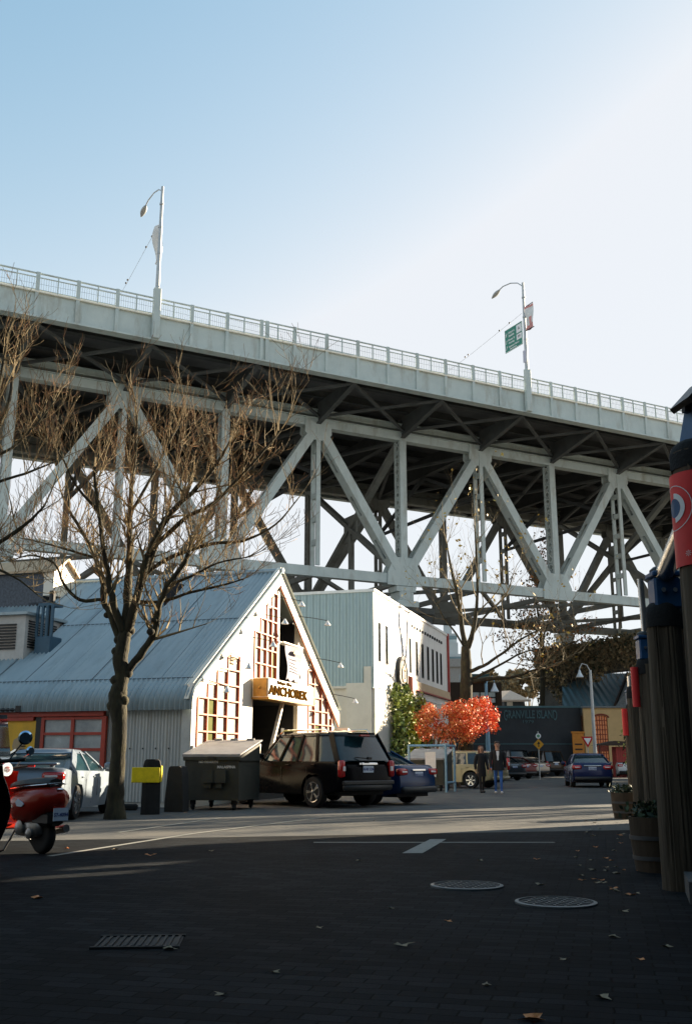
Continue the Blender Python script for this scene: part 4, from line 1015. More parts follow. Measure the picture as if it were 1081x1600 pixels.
    m = MB(); m.mesh_from(text_me('Vespa',.07,.002,.001),Matrix.Translation((-.20,.245,.57))@Matrix.Rotation(R(180),4,'Z')@FACE_MY); m.build('badge_script', M['chrome'], t)
    return t
hs = R(-50); q = gnd(66,1334); f_ = V((math.sin(hs),math.cos(hs),0))
scooter('glossy red motor scooter with a small blue plate, parked at left', q+f_*.62, hs, 'scooter_red')
hb_ = R(-12); q = gnd(-62,1392); f_ = V((math.sin(hb_),math.cos(hb_),0))
k = scooter('black motor scooter with a windscreen, cut off by the left picture edge', q+f_*.62+V((-.02,0,0)), hb_, 'paint_black', 'S2-1187')
k.scale = (1.08,1.08,1.08)
m = MB(); m.loft([[(.52-.25*q_,(.22-.04*q_)*(j-3)/3,1.02+.42*q_) for j in range(7)]+[(.51-.25*q_,(.22-.04*q_)*(j-3)/3,1.02+.42*q_) for j in range(6,-1,-1)] for q_ in (0,.35,.7,1)])
m.build('windscreen', mat('clear_screen',(.6,.65,.68),.05,trans=.85), k, 60)
m = MB(); m.bbox((-1.02,0,.95),(.40,.42,.32),.06); m.build('top_box', M['paint_black'], k, 50)
# ================================================================ BARRIERS, BINS
q = gnd(235,1272)
t = thing('concrete_bollard', 'dark stone bollard wrapped in a bright yellow sleeve, right of the tree', 'bollard', q, R(8))
m = MB(); rings = []
for z, w_ in ((0,.20),(.7,.19),(1.02,.185),(1.12,.16),(1.15,.12)): rings.append([(-w_,-.17,z),(-w_*.5,-.2,z),(w_*.5,-.2,z),(w_,-.17,z),(w_,.17,z),(w_*.5,.2,z),(-w_*.5,.2,z),(-w_,.17,z)])
m.loft(rings); m.build('post', M['concrete_dark'], t)
m = MB(); m.bbox((-.12,-.225,.82),(.60,.03,.32),.01); m.box(-.42,-.395,-.22,.12,.66,.98); m.bbox((.20,.0,.84),(.03,.44,.34),.01); m.build('yellow_sleeve', M['yellow_paint'], t)
q = gnd(276,1268)
t = thing('concrete_block', 'dark tapered stone block standing between the yellow bollard and the dumpster', 'stone block', q, R(-12))
m = MB(); rings = [[(-w_,-.2,z),(w_,-.2,z),(w_,.2,z),(-w_,.2,z)] for z, w_ in ((0,.22),(.2,.22),(.85,.17),(.98,.14),(1.0,.10))]; m.loft(rings); m.build('block', M['concrete_dark'], t)
q = gnd(203,1266)
t = tag(MB().bbox((0,0,.07),(.36,.16,.14),.03).build('wheel_stop', M['concrete_dark']), 'low dark wheel stop on the ground beside the tree trunk', 'wheel stop'); t.location = q
def dumpster(label, loc, rz, Wd, D, hf, hb, bm, lm_, words):
    t = thing('dumpster', label, 'dumpster', loc, rz, 'dumpsters')
    m = MB(); x = Wd/2
    m.prism([(0,.22),(-.06,hf),(D,hb),(D,.22)], -x, x, 'x')
    m.box(-x-.03,x+.03,-.11,-.061,hf-.10,hf-.03); m.box(x+.0005,x+.04,-.06,D,hf-.12,hf-.05); m.box(-x-.04,-x-.0005,-.06,D,hf-.12,hf-.05)
    for s in (-.28,.12): m.box(x*s-.02,x*s+.30,-.135,-.06,.62,.90); m.box(x*s+.05,x*s+.2,-.10,-.04,.50,.618)
    m.build('bin', bm, t)
    m = MB(); m.prism([(-.12,hf-.03),(-.12,hf+.03),(D+.02,hb+.05),(D+.02,hb+.005),(-.06,hf+.004)], -x-.05, x+.05, 'x')
    for i in range(3): xx = -x+.25+i*(Wd-.5)/2; m.tube([(xx-.1,D-.02,hb+.06),(xx+.1,D-.02,hb+.06)],.03,6)
    m.build('lid', lm_, t)
    m = MB(); m.box(-.07,.1,-.14,-.08,hf-.10,hf-.025); m.build('latch', M['black_metal'], t)
    for sx_ in (-1,1):
        for yy in (.14,D-.18):
            w = MB(); w.lathe([(.07,-.03),(.085,-.02),(.085,.02),(.07,.03)],14,(sx_*(x-.16),yy,.085),'x'); w.box(sx_*(x-.16)-.05,sx_*(x-.16)+.05,yy-.06,yy+.06,.12,.22); w.build('caster', M['tyre'], t)
    if words:
        m = MB()
        for s_, px, pz, sz in words: m.mesh_from(text_me(s_, sz, .002, .002), Matrix.Translation((px,-.062+(hf-pz)*.065-.003,pz)) @ FACE_MY)
        m.build('stencil', M['sticker'], t)
    return t
q = gnd(330,1266)
dumpster('dark olive dumpster with a pale lid in front of the gable windows', q, R(-13), 1.34, 1.55, 1.24, 1.58, M['dumpster'], M['dumpster_lid'], [('NO DEARRTN',-.08,1.09,.075),('MALASPINA',.36,.975,.085)])
q = gnd(664,1236)
dumpster('far grey dumpster with a pale lid behind the dark blue sedan', q, R(-20), 1.5, 1.4, 1.2, 1.55, M['dumpster'], M['dumpster_lid'], None)
t = thing('bin_enclosure', 'light blue metal frame standing around the far dumpster', 'frame', gnd(680,1238), R(-20))
m = MB()
for x_,y_ in ((-1.0,0),(.42,0),(.42,1.3)): m.tube([(x_,y_,0),(x_,y_,1.72)],.05,6)
m.tube([(-1.0,0,1.68),(.42,0,1.68),(.42,1.3,1.68)],.05,6); m.tube([(.42,0,.35),(.42,1.3,.35)],.04,6)
m.build('rails', M['light_blue_pole'], t, 50)
m = MB(); m.box(-.35,.05,-.06,-.03,.55,1.45); m.build('notice', M['sticker'], t)
# ================================================================ PEOPLE
def person(label, loc, rz, Hh, female):
    t = thing('person', label, 'person', loc, rz, 'couple walking in the street')
    s = Hh/1.8
    sh = .155 if female else .19
    # local: faces -Y (towards camera), z up, x to its left
    P_ = {}
    V_, E_, Rd = [], [], []
    def n(p, r, par=None):
        V_.append(V(p)*s); Rd.append(r*s); 
        if par is not None: E_.append((par, len(V_)-1))
        return len(V_)-1
    pel = n((0,0,.95),.135); wa = n((0,.0,1.12),.115,pel); ch = n((0,-.005,1.32),.135,wa); nk = n((0,0,1.50),.058,ch); hd0 = n((0,-.015,1.60),.080,nk); hd1 = n((0,-.02,1.69),.098,hd0); hd2 = n((0,-.005,1.765),.055,hd1)
    for sx_ in (-1,1):
        stp = .16*sx_*(1 if not female else -1)
        hp = n((sx_*.09,0,.88),.095,pel); kn = n((sx_*.095,-.03-stp*.5,.50),.060,hp); an = n((sx_*.095,.02-stp*(1.0),.09),.042,kn); n((sx_*.105,-.13-stp*1.0,.035),.036,an)
        so = n((sx_*sh,0,1.42),.062,ch); el = n((sx_*(sh+.07),.03+stp*.3,1.13),.044,so); wr = n((sx_*(sh+.06),-.05+stp*.7,.88),.030,el); pm = n((sx_*(sh+.055),-.065+stp*.75,.81),.034,wr)
    me = bpy.data.meshes.new('body'); me.from_pydata(V_, E_, []); ob = bpy.data.objects.new('tmp', me); col.objects.link(ob)
    md = ob.modifiers.new('Skin','SKIN'); 
    for i, r_ in enumerate(Rd): me.skin_vertices[0].data[i].radius = (r_, r_)
    me.skin_vertices[0].data[0].use_root = True
    sb_ = ob.modifiers.new('Sub','SUBSURF'); sb_.levels = 2; sb_.render_levels = 2
    dg = bpy.context.evaluated_depsgraph_get(); m2 = bpy.data.meshes.new_from_object(ob.evaluated_get(dg)); bpy.data.objects.remove(ob)
    mb = MB(); mb.mesh_from(m2)
    # fingers
    for sx_ in (-1,1):
        stp = .16*sx_*(1 if not female else -1)
        b0 = V((sx_*(sh+.055),-.065+stp*.75,.80))*s
        for k in range(4):
            ln = (.068,.078,.073,.058)[k]; y = (-.030,-.011,.009,.028)[k]
            a = b0+V((0,y,-.02))*s; mb.tube([a, a+V((-sx_*.006,0,-ln*.55))*s, a+V((-sx_*.022,0,-ln))*s],[.009*s,.008*s,.006*s],6)
        a = b0+V((0,-.034,.01))*s; mb.tube([a, a+V((-sx_*.01,-.022,-.03))*s, a+V((-sx_*.018,-.024,-.058))*s],[.011*s,.009*s,.007*s],6)
    # face: nose, ears
    mb.tube([V((0,-.108,1.70))*s, V((0,-.126,1.665))*s, V((0,-.108,1.655))*s],[.008*s,.014*s,.008*s],6)
    for sx_ in (-1,1): mb.ball((sx_*.094*s,-.01*s,1.68*s),(.012*s,.02*s,.032*s),8,5)
    body = mb.build('body', [M['skin'], M['black_cloth'], M['jeans']], t, 60)
    for pgn in body.data.polygons:
        z = pgn.center.z/s; x = abs(pgn.center.x)/s
        if z > 1.49 or (z < .875 and x > sh+.005): k_ = 0
        elif z > .93: k_ = 1
        else: k_ = 1 if female else 2
        pgn.material_index = k_
    m = MB()
    for sx_ in (-1,1): m.ball((sx_*.035*s,-.108*s,1.695*s),(.013*s,.008*s,.008*s),6,4)
    m.build('eyes', M['black_metal'], body)
    m = MB(); m.ball((0,-.112*s,1.628*s),(.026*s,.008*s,.007*s),8,4); m.build('mouth', M['dark_red_cloth'], body)
    # hair
    m = MB(); rings = []
    if female: prof = [(1.79,.02),(1.785,.07),(1.74,.112),(1.68,.122),(1.60,.122),(1.54,.118),(1.49,.105)]
    else: prof = [(1.815,.02),(1.80,.075),(1.76,.104),(1.72,.106),(1.68,.098)]
    for z, r_ in prof:
        rg = []
        for k in range(14):
            a = 2*math.pi*k/14; y = math.sin(a); f = 1.0
            if y < -.2 and z < 1.745: f = .55
            rg.append((r_*math.cos(a)*s*(1 if f == 1 else .95), (r_*y*f+.012)*s, z*s))
        rings.append(rg)
    m.loft(rings); m.build('hair', M['hair_red' if female else 'hair'], t, 60)
    # coat
    m = MB(); lo = .62 if female else .80; rings = []
    for z, a, b_ in ((1.50,.075,.07),(1.475,sh*.75,.095),(1.44,sh*1.02,.11),(1.36,sh*1.08,.135),(1.2,sh*.98,.13),(1.05,sh*.98,.135),(.92,sh*1.10,.15),(lo,sh*1.18,.165)):
        rings.append([(a*math.cos(q_)*s*(1.0), b_*math.sin(q_)*s*(1+.03*math.sin(q_*5)), z*s) for q_ in [2*math.pi*k/18 for k in range(18)]])
    m.loft(rings)
    for sx_ in (-1,1):
        stp = .16*sx_*(1 if not female else -1)
        m.tube([V((sx_*(sh-.03),0,1.44))*s, V((sx_*(sh+.02),0,1.40))*s, V((sx_*(sh+.07),.03+stp*.3,1.13))*s, V((sx_*(sh+.062),-.04+stp*.65,.90))*s],[.05*s,.072*s,.062*s,.050*s],10)
    m.build('coat', M['black_cloth'], t, 60)
    if not female:
        m = MB(); m.prism([(-.05*s,1.47*s),(.05*s,1.47*s),(.035*s,1.18*s),(-.0*s,1.13*s),(-.035*s,1.18*s)], -.150*s, -.128*s); m.build('shirt', M['white_shirt'], t)
        for sx_ in (-1,1): m = MB(); m.beam(V((sx_*.075,-.12,1.48))*s, V((sx_*.05,-.155,1.2))*s, .05*s,.02*s,(0,1,0)); m.build('lapel', M['black_cloth'], t)
    for sx_ in (-1,1):
        stp = .16*sx_*(1 if not female else -1); c_ = V((sx_*.10,-.065-stp,.045))*s
        m = MB(); m.ball(c_, (.048*s,.14*s,.045*s), 10, 6); m.build('shoe', M['black_cloth' if female else 'shoe_grey'], t, 60)
    return t
person('woman with reddish hair in a long black coat, walking left of the man', gnd(753,1239), R(10), 1.68, True)
person('man in a black jacket, white shirt and blue jeans, walking beside the woman', gnd(779,1240), R(-6), 1.80, False)
# ================================================================ TREES
def px(pts, Y0, amp=0.0, rng=None, dy=None):
    out = []
    for i, p in enumerate(pts):
        off = (dy[i] if dy else 0); out.append(at(p[0], p[1], Y0+off))
    return out
def limb(m, pts, r0, r1, rng, n=8, jit=.02):
    "smoothly resampled, slightly knobbly limb"
    P = [V(p) for p in pts]; out = []; rad = []
    segs = 4
    for i in range(len(P)-1):
        a = P[max(i-1,0)]; b = P[i]; c = P[i+1]; d = P[min(i+2,len(P)-1)]
        for k in range(segs):
            t_ = k/segs; t2, t3 = t_*t_, t_*t_*t_
            out.append(.5*((2*b)+(c-a)*t_+(2*a-5*b+4*c-d)*t2+(3*b-a-3*c+d)*t3))
    out.append(P[-1]); L_ = len(out)
    for i in range(L_): rad.append(lerp(r0, r1, i/(L_-1))*rng.uniform(.9,1.12)); 
    for i in range(1,L_-1): out[i] = out[i]+V((rng.gauss(0,1),rng.gauss(0,1),rng.gauss(0,1)))*jit*rad[i]*4
    m.tube(out, rad, n); return out, rad
def tree(name, label, base_uv, Y0, trunk, limbs, mats, lvl, L0, up, seed, grp, tips=True, kids=(3,5), spread=.75, density=1.0, shoots=True, dmax=None):
    rng = random.Random(seed); base = at(*base_uv, Y0); base.z = 0
    t = thing(name, label, 'tree', base, 0, grp); m = MB(); tw = MB(); O = base
    pts = [p-O for p in px([p[:2] for p in trunk], Y0)]; pts[0].z = -.05
    rads = [p[2] for p in trunk]
    # trunk with individual radii
    out, rad = limb(m, pts, 1, 1, rng, 12, 0)
    m.v = []; m.f = []; m.m = []
    rr_ = []
    for i in range(len(out)):
        f = i/(len(out)-1)*(len(rads)-1); k = min(int(f), len(rads)-2); rr_.append(lerp(rads[k],rads[k+1],f-k)*rng.uniform(.94,1.08))
    m.tube(out, rr_, 14)
    ends = []
    for lp, r0, r1, dyy in limbs:
        n_ = len(lp); pl = [at(p[0],p[1],Y0+dyy*i/(n_-1))-O for i, p in enumerate(lp)]
        o_, ra = limb(m, pl, r0, r1, rng, 8, .03)
        cnt = int(len(o_)*density)
        for c_ in range(cnt):
            i = rng.randint(max(2,len(o_)//4), len(o_)-1); d0 = (o_[i]-o_[i-1]).normalized()
            ax = V((rng.gauss(0,1), rng.gauss(0,1), rng.gauss(0,.4))).normalized()
            nd = d0*.6+ax*spread+V((0,0,up))
            if name == 'bare_tree' and shoots and rng.random() < .35:
                # long upright shoot
                grow(tw, o_[i], V((rng.gauss(0,.15),rng.gauss(0,.15),1)), L0*rng.uniform(.7,1.3), max(ra[i]*.3,.009), 1, rng, .35, .35, 1, 5, (2,5), 4, ends, .5)
            else:
                grow(tw, o_[i], nd, L0*rng.uniform(.5,1.1), max(ra[i]*.45,.010), lvl, rng, up, spread, 1, 4, kids, 4, ends)
        grow(tw, o_[-1], (o_[-1]-o_[-3]), L0, r1*.9, lvl, rng, up, spread, 1, 4, kids, 4, ends)
    for (ku, kv, kr, kd) in (KNOBS if base_uv == (180,1276) else ()):
        c_ = at(ku, kv, Y0)-O; m.ball(c_+V((0,kd,0)), (kr,kr*.8,kr*.9), 9, 7)
    m.build('trunk', M['bark'], t, 60)
    cr = tw.build('crown', mats, t, None, fix=False)
    return t, ends, cr, O
KNOBS = ((193,1095,.13,-.04),(178,1103,.14,-.03),(186,1083,.18,0),(182,1063,.12,-.03),(183,1018,.11,-.03),(187,1000,.12,0),(196,992,.135,0),(202,985,.12,.05),(240,990,.085,-.3),(246,972,.07,-.3),(166,960,.075,.1),(199,1052,.12,0))
trunk = [(180,1276,.23),(181,1255,.175),(182,1225,.155),(185,1180,.15),(187,1130,.15),(184,1100,.19),(184,1085,.18),(189,1068,.15),(191,1050,.155),(188,1030,.165),(192,1010,.145),(195,990,.13)]
limbs = [([(200,1050),(225,1015),(243,985),(248,950),(262,915),(285,885),(300,850)],.085,.04,-.6),
 ([(190,1010),(175,965),(163,940),(160,905),(148,870),(128,830),(110,800)],.08,.03,.5),
 ([(194,990),(180,950),(172,915),(166,880),(160,840),(152,780),(148,730)],.085,.03,-.8),
 ([(198,985),(200,930),(203,880),(203,830),(206,760),(212,700),(214,650)],.10,.03,.6),
 ([(200,985),(214,935),(225,890),(240,850),(268,800),(300,770),(335,730),(360,690)],.10,.025,-.7),
 ([(214,940),(250,940),(300,925),(345,915),(380,905)],.045,.015,.5),
 ([(160,937),(125,937),(100,912),(85,880),(50,868),(20,875)],.04,.012,-.5),
 ([(222,900),(270,870),(330,850),(380,845),(430,820),(465,780)],.05,.015,.9),
 ([(238,856),(290,810),(335,785),(380,740),(415,700),(440,670)],.055,.015,-1.1),
 ([(262,915),(300,900),(340,880),(390,870)],.035,.012,-.9),
 ([(150,872),(110,860),(75,850),(30,840)],.03,.010,.8),
 ([(205,800),(240,740),(265,690),(290,650)],.04,.012,.9),
 ([(155,800),(120,760),(100,720),(80,690)],.035,.012,-.8),
 ([(215,935),(240,870),(262,800),(275,740),(285,690)],.04,.012,1.1)]
TW = [M['twig'], M['twig_red']]
tree('bare_tree', 'leafless knobbly street tree between the silver coupe and the yellow bollard', (180,1276), 20.6, trunk, limbs, TW, 2, 1.15, .22, 5, 'bare street trees', kids=(3,5), density=1.0)
tr2 = [(-150,1278,.3),(-150,1150,.22),(-148,1040,.18),(-140,960,.16)]
lb2 = [([(-140,960),(-110,880),(-70,800),(-30,720),(10,640),(20,590)],.10,.03,.4),([(-140,960),(-90,900),(-20,860),(40,820),(70,790)],.08,.02,-.6),
 ([(-110,880),(-50,760),(-20,680),(0,600),(10,540)],.07,.02,-.8),([(-30,720),(20,700),(60,660),(90,620)],.04,.012,.5),([(-70,800),(-20,760),(40,740),(90,720)],.05,.012,.3),([(-90,900),(-40,880),(20,900),(60,930)],.04,.012,-.4)]
tree('bare_tree', 'leafless tree whose reddish twigs reach in from the left picture edge', (-150,1278), 19.0, tr2, lb2, TW, 2, 1.0, .3, 9, 'bare street trees', kids=(2,5), density=.9)
tr3 = [(728,1216,.42),(728,1120,.30),(728,1070,.30),(728,1035,.26),(727,1010,.22)]
lb3 = [([(727,1010),(722,985),(714,930),(703,880),(698,850)],.15,.03,.8),([(729,1015),(738,990),(744,950),(745,890),(741,820)],.15,.03,-.8),([(738,990),(760,960),(790,930),(800,900)],.08,.02,.8),
 ([(732,1050),(755,1040),(785,1020),(812,1000),(840,985)],.10,.03,-.6),([(732,1066),(770,1060),(800,1058),(830,1048),(860,1040)],.12,.03,.6),([(735,1062),(780,1040),(815,1020),(850,1012)],.08,.02,.3),([(727,1015),(712,990),(690,960),(680,930)],.06,.02,-.4)]
FT = [M['twig_far'], M['twig_far']]
tt, ends, cr, O = tree('bare_tree', 'tall bare tree with a few yellow leaves behind the red maples', (728,1216), 50.0, tr3, lb3, FT, 2, 2.6, .25, 21, 'bare street trees', kids=(2,4), density=.45, shoots=False)
m = MB(); rng = random.Random(4)
leaves(m, [e+V((rng.gauss(0,.1),rng.gauss(0,.1),rng.gauss(0,.1))) for e in rng.sample(ends, min(260,len(ends)))], .09, rng)
m.build('last_leaves', M['leaf_yellow'], tt, fix=False)
tr4 = [(845,1212,.35),(846,1120,.25),(848,1040,.22),(845,990,.18)]
lb4 = [([(845,990),(838,940),(842,900),(845,870)],.12,.03,.8),([(846,1000),(860,960),(866,920)],.09,.03,-.5),([(846,1010),(820,980),(812,950)],.08,.02,.5),([(848,1030),(880,1010),(905,1000)],.07,.02,.8),([(846,1030),(815,1030),(800,1010)],.07,.02,-.8)]
tt, ends, cr, O = tree('vine_tree', 'tree with clinging brown and orange leaves in front of the ivy draped pier', (845,1212), 88.5, tr4, lb4, FT, 2, 2.2, .15, 33, None, kids=(2,4), density=.6, shoots=False)
m = MB(); pts = [e+V((rng.gauss(0,.3),rng.gauss(0,.3),rng.gauss(0,.3))) for e in rng.choices(ends, k=1300)]
pts += [at(rng.gauss(843,13), rng.uniform(890,1045), 88.5+rng.gauss(0,.8))-O for i in range(1500)]
leaves(m, pts, .13, rng, (0,0,0,1,2)); m.build('clinging_leaves', [M['leaf_brown'], M['leaf_orange'], M['vine']], tt, fix=False)
# red maples
def maple(label, cu_, cv_, Y0, ru, rv, n, seed, stems, mm):
    rng = random.Random(seed); base = at(stems[0][0][0], stems[0][0][1], Y0); base.z = 0
    t = thing('red_maple', label, 'tree', base, 0, 'red maples'); O = base
    m = MB()
    for st in stems:
        pl = [at(a, b, Y0)-O for a, b in st]; pl[0].z = -.05; limb(m, pl, .09, .03, rng, 7)
    m.build('trunk', M['tan_trim'] if False else mat('maple_bark_%d' % seed, (.16,.10,.06), .8), t, 60)
    m = MB(); sc_ = Y0/F; pts = []
    lobes = [(rng.uniform(-.9,.9), rng.uniform(-.7,.7), rng.uniform(-.6,.6), rng.uniform(.16,.32)) for i in range(75)]; lobes = [l_ for l_ in lobes if (l_[0]**2+(l_[2]*1.2)**2) < .95]
    c0 = at(cu_, cv_, Y0)-O
    for i in range(n):
        lx, ly, lz, lr = rng.choice(lobes); d = V((rng.gauss(0,1),rng.gauss(0,1),rng.gauss(0,1))).normalized()*lr*rng.random()**.35
        q = V(((lx+d.x)*ru*sc_, (ly+d.y)*ru*sc_*.8, (lz+d.z*.8)*rv*sc_))
        pts.append(c0+q)
    leaves(m, pts, .055, rng, mm); m.build('crown', [M['leaf_red'], M['leaf_orange']], t, fix=False)
maple('orange red maple with slim tan stems against the ivy wall', 697, 1127, 46.0, 52, 45, 6500, 51, [[(668,1218),(667,1175),(674,1150)],[(670,1218),(676,1170),(680,1145)],[(672,1218),(684,1165),(692,1140)]], (0,0,1,1))
maple('deep red maple spreading in front of the charcoal wall', 747, 1118, 47.0, 34, 38, 3800, 52, [[(715,1218),(715,1180),(722,1155),(735,1130)],[(716,1190),(710,1165),(706,1150)]], (0,0,0,1))
# far trees on the rise
def blob_trees(label, us, v0, v1, Y0, n, mm, seed, size=.5, nm='distant_tree', grp=None):
    rng = random.Random(seed)
    for i, (u, w_) in enumerate(us):
        base = at(u, 1190, Y0); base.z = 0; t = thing(nm, label, 'tree', base, 0, grp); sc_ = Y0/F
        h0 = (1190-v0)*sc_; h1 = (1190-v1)*sc_
        m = MB(); m.tube([(0,0,-.1),(0,0,h0*.5+h1*.5)],[.25,.1],6); 
        for k in range(26):
            a = rng.uniform(0,6.28); z = rng.uniform(.2,.7)*h1; m.tube([(0,0,z*.7),(math.cos(a)*w_*sc_*.8,math.sin(a)*w_*sc_*.8,z*1.25)],[.09,.02],4)
        m.build('trunk', M['twig_far'], t)
        pts = []
        lobes = [(rng.uniform(-.7,.7),rng.uniform(-.7,.7),rng.uniform(.25,.85),rng.uniform(.2,.42)) for _ in range(14)]
        for k in range(n):
            lx,ly,lz,lr = rng.choice(lobes); d = V((rng.gauss(0,1),rng.gauss(0,1),rng.gauss(0,1))).normalized()*lr*rng.random()**.4
            pts.append(V(((lx+d.x)*w_*sc_, (ly+d.y)*w_*sc_, h0+(h1-h0)*(lz+d.z*.5))))
        m = MB(); leaves(m, pts, size, rng, mm); m.build('crown', [M['leaf_brown'], M['vine'], M['leaf_dark']], t, fix=False)
blob_trees('tan bare woodland tree on the rise behind the pale roofed house', [(772,26),(800,26),(830,24)], 1095, 1040, 170, 1500, (0,1,1), 71, .45, grp='trees on the rise')
blob_trees('dark evergreen at the end of the street between the yellow building and the piles', [(1010,26)], 1190, 1085, 120, 1500, (2,), 72, .5)
# vine over the pier
rng = random.Random(15); Rp = Matrix.Rotation(BR,3,'Z')
vt = thing('pier_vine', 'tangled brown vine draped over the top of the bridge pier', 'vine', pv.location + Rp @ V((0,13.5,0)), BR)
pts = []
for i in range(5200):
    y = rng.uniform(-9.6,9.6); dep = 2.6+.9*math.sin(y*1.3)+(1.5 if abs(y-7.3) < 2 else 0)
    z = 11.15-rng.random()**1.3*dep; pts.append((-1.62-rng.random()*.55, y, z))
for i in range(1500): pts.append((rng.uniform(-1.6,1.6), rng.uniform(-9.6,9.6), 11.15+rng.random()*.5))
for i in range(1400): pts.append((rng.uniform(-1.9,1.9), 9.2+rng.random()*.6, 11.1-rng.random()**1.2*6))
m = MB(); leaves(m, pts, .16, rng, (0,0,1,1,2)); m.build('leaves', [M['leaf_brown'], M['vine'], M['leaf_dark']], vt, fix=False)
m = MB()
for i in range(420):
    y = rng.uniform(-9.5,9.5); z = rng.uniform(9,11.3); m.tube([(-1.7-rng.random()*.3,y,z),(-1.9-rng.random()*.4,y+rng.gauss(0,.5),z-rng.random()*.8),(-1.8,y+rng.gauss(0,.8),z-rng.uniform(.5,2))],.022,3,cap=False)
m.build('stems', M['twig_far'], vt, fix=False)
# ================================================================ WOODEN PILES ALONG THE RIGHT
def pile(label, loc, r, h, seed, top=True, lean=(0,0)):
    rng = random.Random(seed); t = thing('timber_pile', label, 'pile', loc, 0, 'timber piles along the right side')
    m = MB(); rings = []; n = 72; ph = [rng.uniform(0,6) for _ in range(4)]; gr_ = [(1-(.05+.05*rng.random()) if rng.random() < .22 else 1-.012*rng.random()) for _ in range(n)]
    for i in range(15):
        q_ = i/14; z = h*q_-.05*(i == 0); rr_ = r*(1.06-.12*q_); rings.append([((rr_*(1+.025*math.sin(3*a+ph[0]+q_*2)+.02*math.sin(7*a+ph[1]+q_*5)))*math.cos(a)+lean[0]*q_, (rr_*(1+.025*math.sin(4*a+ph[2])+.02*math.sin(6*a+ph[3]+q_*3)))*math.sin(a)+lean[1]*q_, z) for a in [2*math.pi*k/n for k in range(n)]])
        rings[-1] = [((p_[0]-lean[0]*q_)*(gr_[(j_+(1 if (i+j_) % 9 == 0 else 0)) % n])+lean[0]*q_, (p_[1]-lean[1]*q_)*(gr_[(j_+(1 if (i+j_) % 9 == 0 else 0)) % n])+lean[1]*q_, p_[2]) for j_, p_ in enumerate(rings[-1])]
    m.loft(rings); m.build('post', M['wood_pile'], t, 30)
    if top:
        m = MB(); rings = []
        for z, f in ((h-.14,1.03),(h-.02,1.03),(h+.05,.92),(h+.09,.7)): rings.append([(r*.96*f*(1+.04*math.sin(5*a+z*9))*math.cos(a)+lean[0], r*.96*f*(1+.04*math.sin(4*a))*math.sin(a)+lean[1], z) for a in [2*math.pi*k/18 for k in range(18)]])
        m.loft(rings); m.build('cap', M['pile_top'], t, 60)
    return t
def bracket(label, loc, r, pipe, rz=0, pr=.62):
    t = thing('pipe_bracket', label, 'bracket', loc, rz, 'blue brackets and pipes on the piles')
    m = MB(); m.bbox((0,0,.14),(r*1.9,r*1.7,.30),.02); m.bbox((0,0,.32),(r*2.1,r*1.9,.05),.01)
    m.build('saddle', M['blue_steel'], t)
    m = MB()
    for s in (-1,1): m.lathe([(.022,0),(.022,.03)],10,(s*r*.4,-r*.85-.03,.16),'y')
    m.build('bolts', M['chrome'], t)
    m = MB(); m.lathe([(r*.80,.30),(r*.95,.33),(r*.95,.37),(r*.7,.40)],16); m.build('collar', M['black_metal'], t, 50)
    m = MB(); m.tube([(0,0,.32), V((0,0,.32))+V(pipe)], r*pr, 16); m.build('pipe', M['steel_pipe'], t, 50)
    return t
def banner(label, loc, r, h, rz, emblem=False):
    t = thing('red_banner', label, 'banner', loc, rz, 'red banners wrapped on the piles')
    m = MB(); n = 12; rings = []
    a0, a1 = R(-200), R(-10)
    for z in (0, h):
        rings.append([(r*math.cos(a0+(a1-a0)*k/n), r*math.sin(a0+(a1-a0)*k/n), z) for k in range(n+1)]+[((r-.012)*math.cos(a0+(a1-a0)*k/n), (r-.012)*math.sin(a0+(a1-a0)*k/n), z) for k in range(n,-1,-1)])
    m.loft(rings); m.build('sheet', M['red_banner'], t, 50)
    if emblem:
        m = MB()
        def cp_(a, z, rr_): return (rr_*math.cos(a), rr_*math.sin(a), z)
        def ringarc(R0, R1, th0, th1, ca, cz, rr_):
            N_ = 30; vs = []; fs = []
            for k in range(N_+1):
                th = th0+(th1-th0)*k/N_
                for q_ in (R0, R1): vs.append(cp_(ca+q_*math.cos(th)/r, cz+q_*math.sin(th), rr_))
            for k in range(N_): fs.append((2*k,2*k+1,2*k+3,2*k+2))
            m.add(vs, fs)
        ca, cz = R(-172), h*.63
        m.mi = 0; ringarc(.17,.176,0,6.283,ca,cz,r+.004)
        ringarc(.075,.115,-1.5,1.5,ca,cz,r+.004); ringarc(.0,.075,-1.6,1.6,ca,cz,r+.003) if False else None
        m.mi = 1; ringarc(.0,.074,0,6.283,ca,cz,r+.004)
        m.mi = 0
        for k in range(8):
            a = k*math.pi/4; ringarc(.0,.024,a-.12,a+.12,R(-142),h*.12,r+.005)
        m.build('emblem', [M['sign_white'], M['blue_steel']], t, fix=False)
    return t
# nearest pair
B1 = V((2.72,7.4,0)); r1 = .205
pile('nearest and tallest timber pile, at the right picture edge carrying the big red banner', B1, r1, 3.42, 1)
banner('big red banner with a white ring emblem on the nearest pile', B1+V((0,0,2.52)), r1+.012, .72, R(0), True)
t = thing('pile_lantern', 'blue tapered steel head with a black top above the nearest banner', 'pile head', B1+V((.06,0,3.50)), R(10), None)
m = MB(); m.loft([[(w_*a,w_*b_,z) for a,b_ in ((-1,-1),(1,-1),(1,1),(-1,1))] for z,w_ in ((0,.135),(.36,.075))]); m.build('cone', M['blue_steel'], t)
m = MB(); m.beam((-.17,-.02,.30),(.02,-.02,.50),.30,.05); m.beam((.02,-.02,.50),(.22,-.02,.30),.30,.05); m.cbox((-.13,-.02,.27),(.05,.05,.05)); m.build('cap', M['black_metal'], t)
P1 = V((2.98,9.35,0)); rp = .165
pile('thick timber pile with a black top and blue bracket, left of the nearest pile', P1, rp, 2.46, 2)
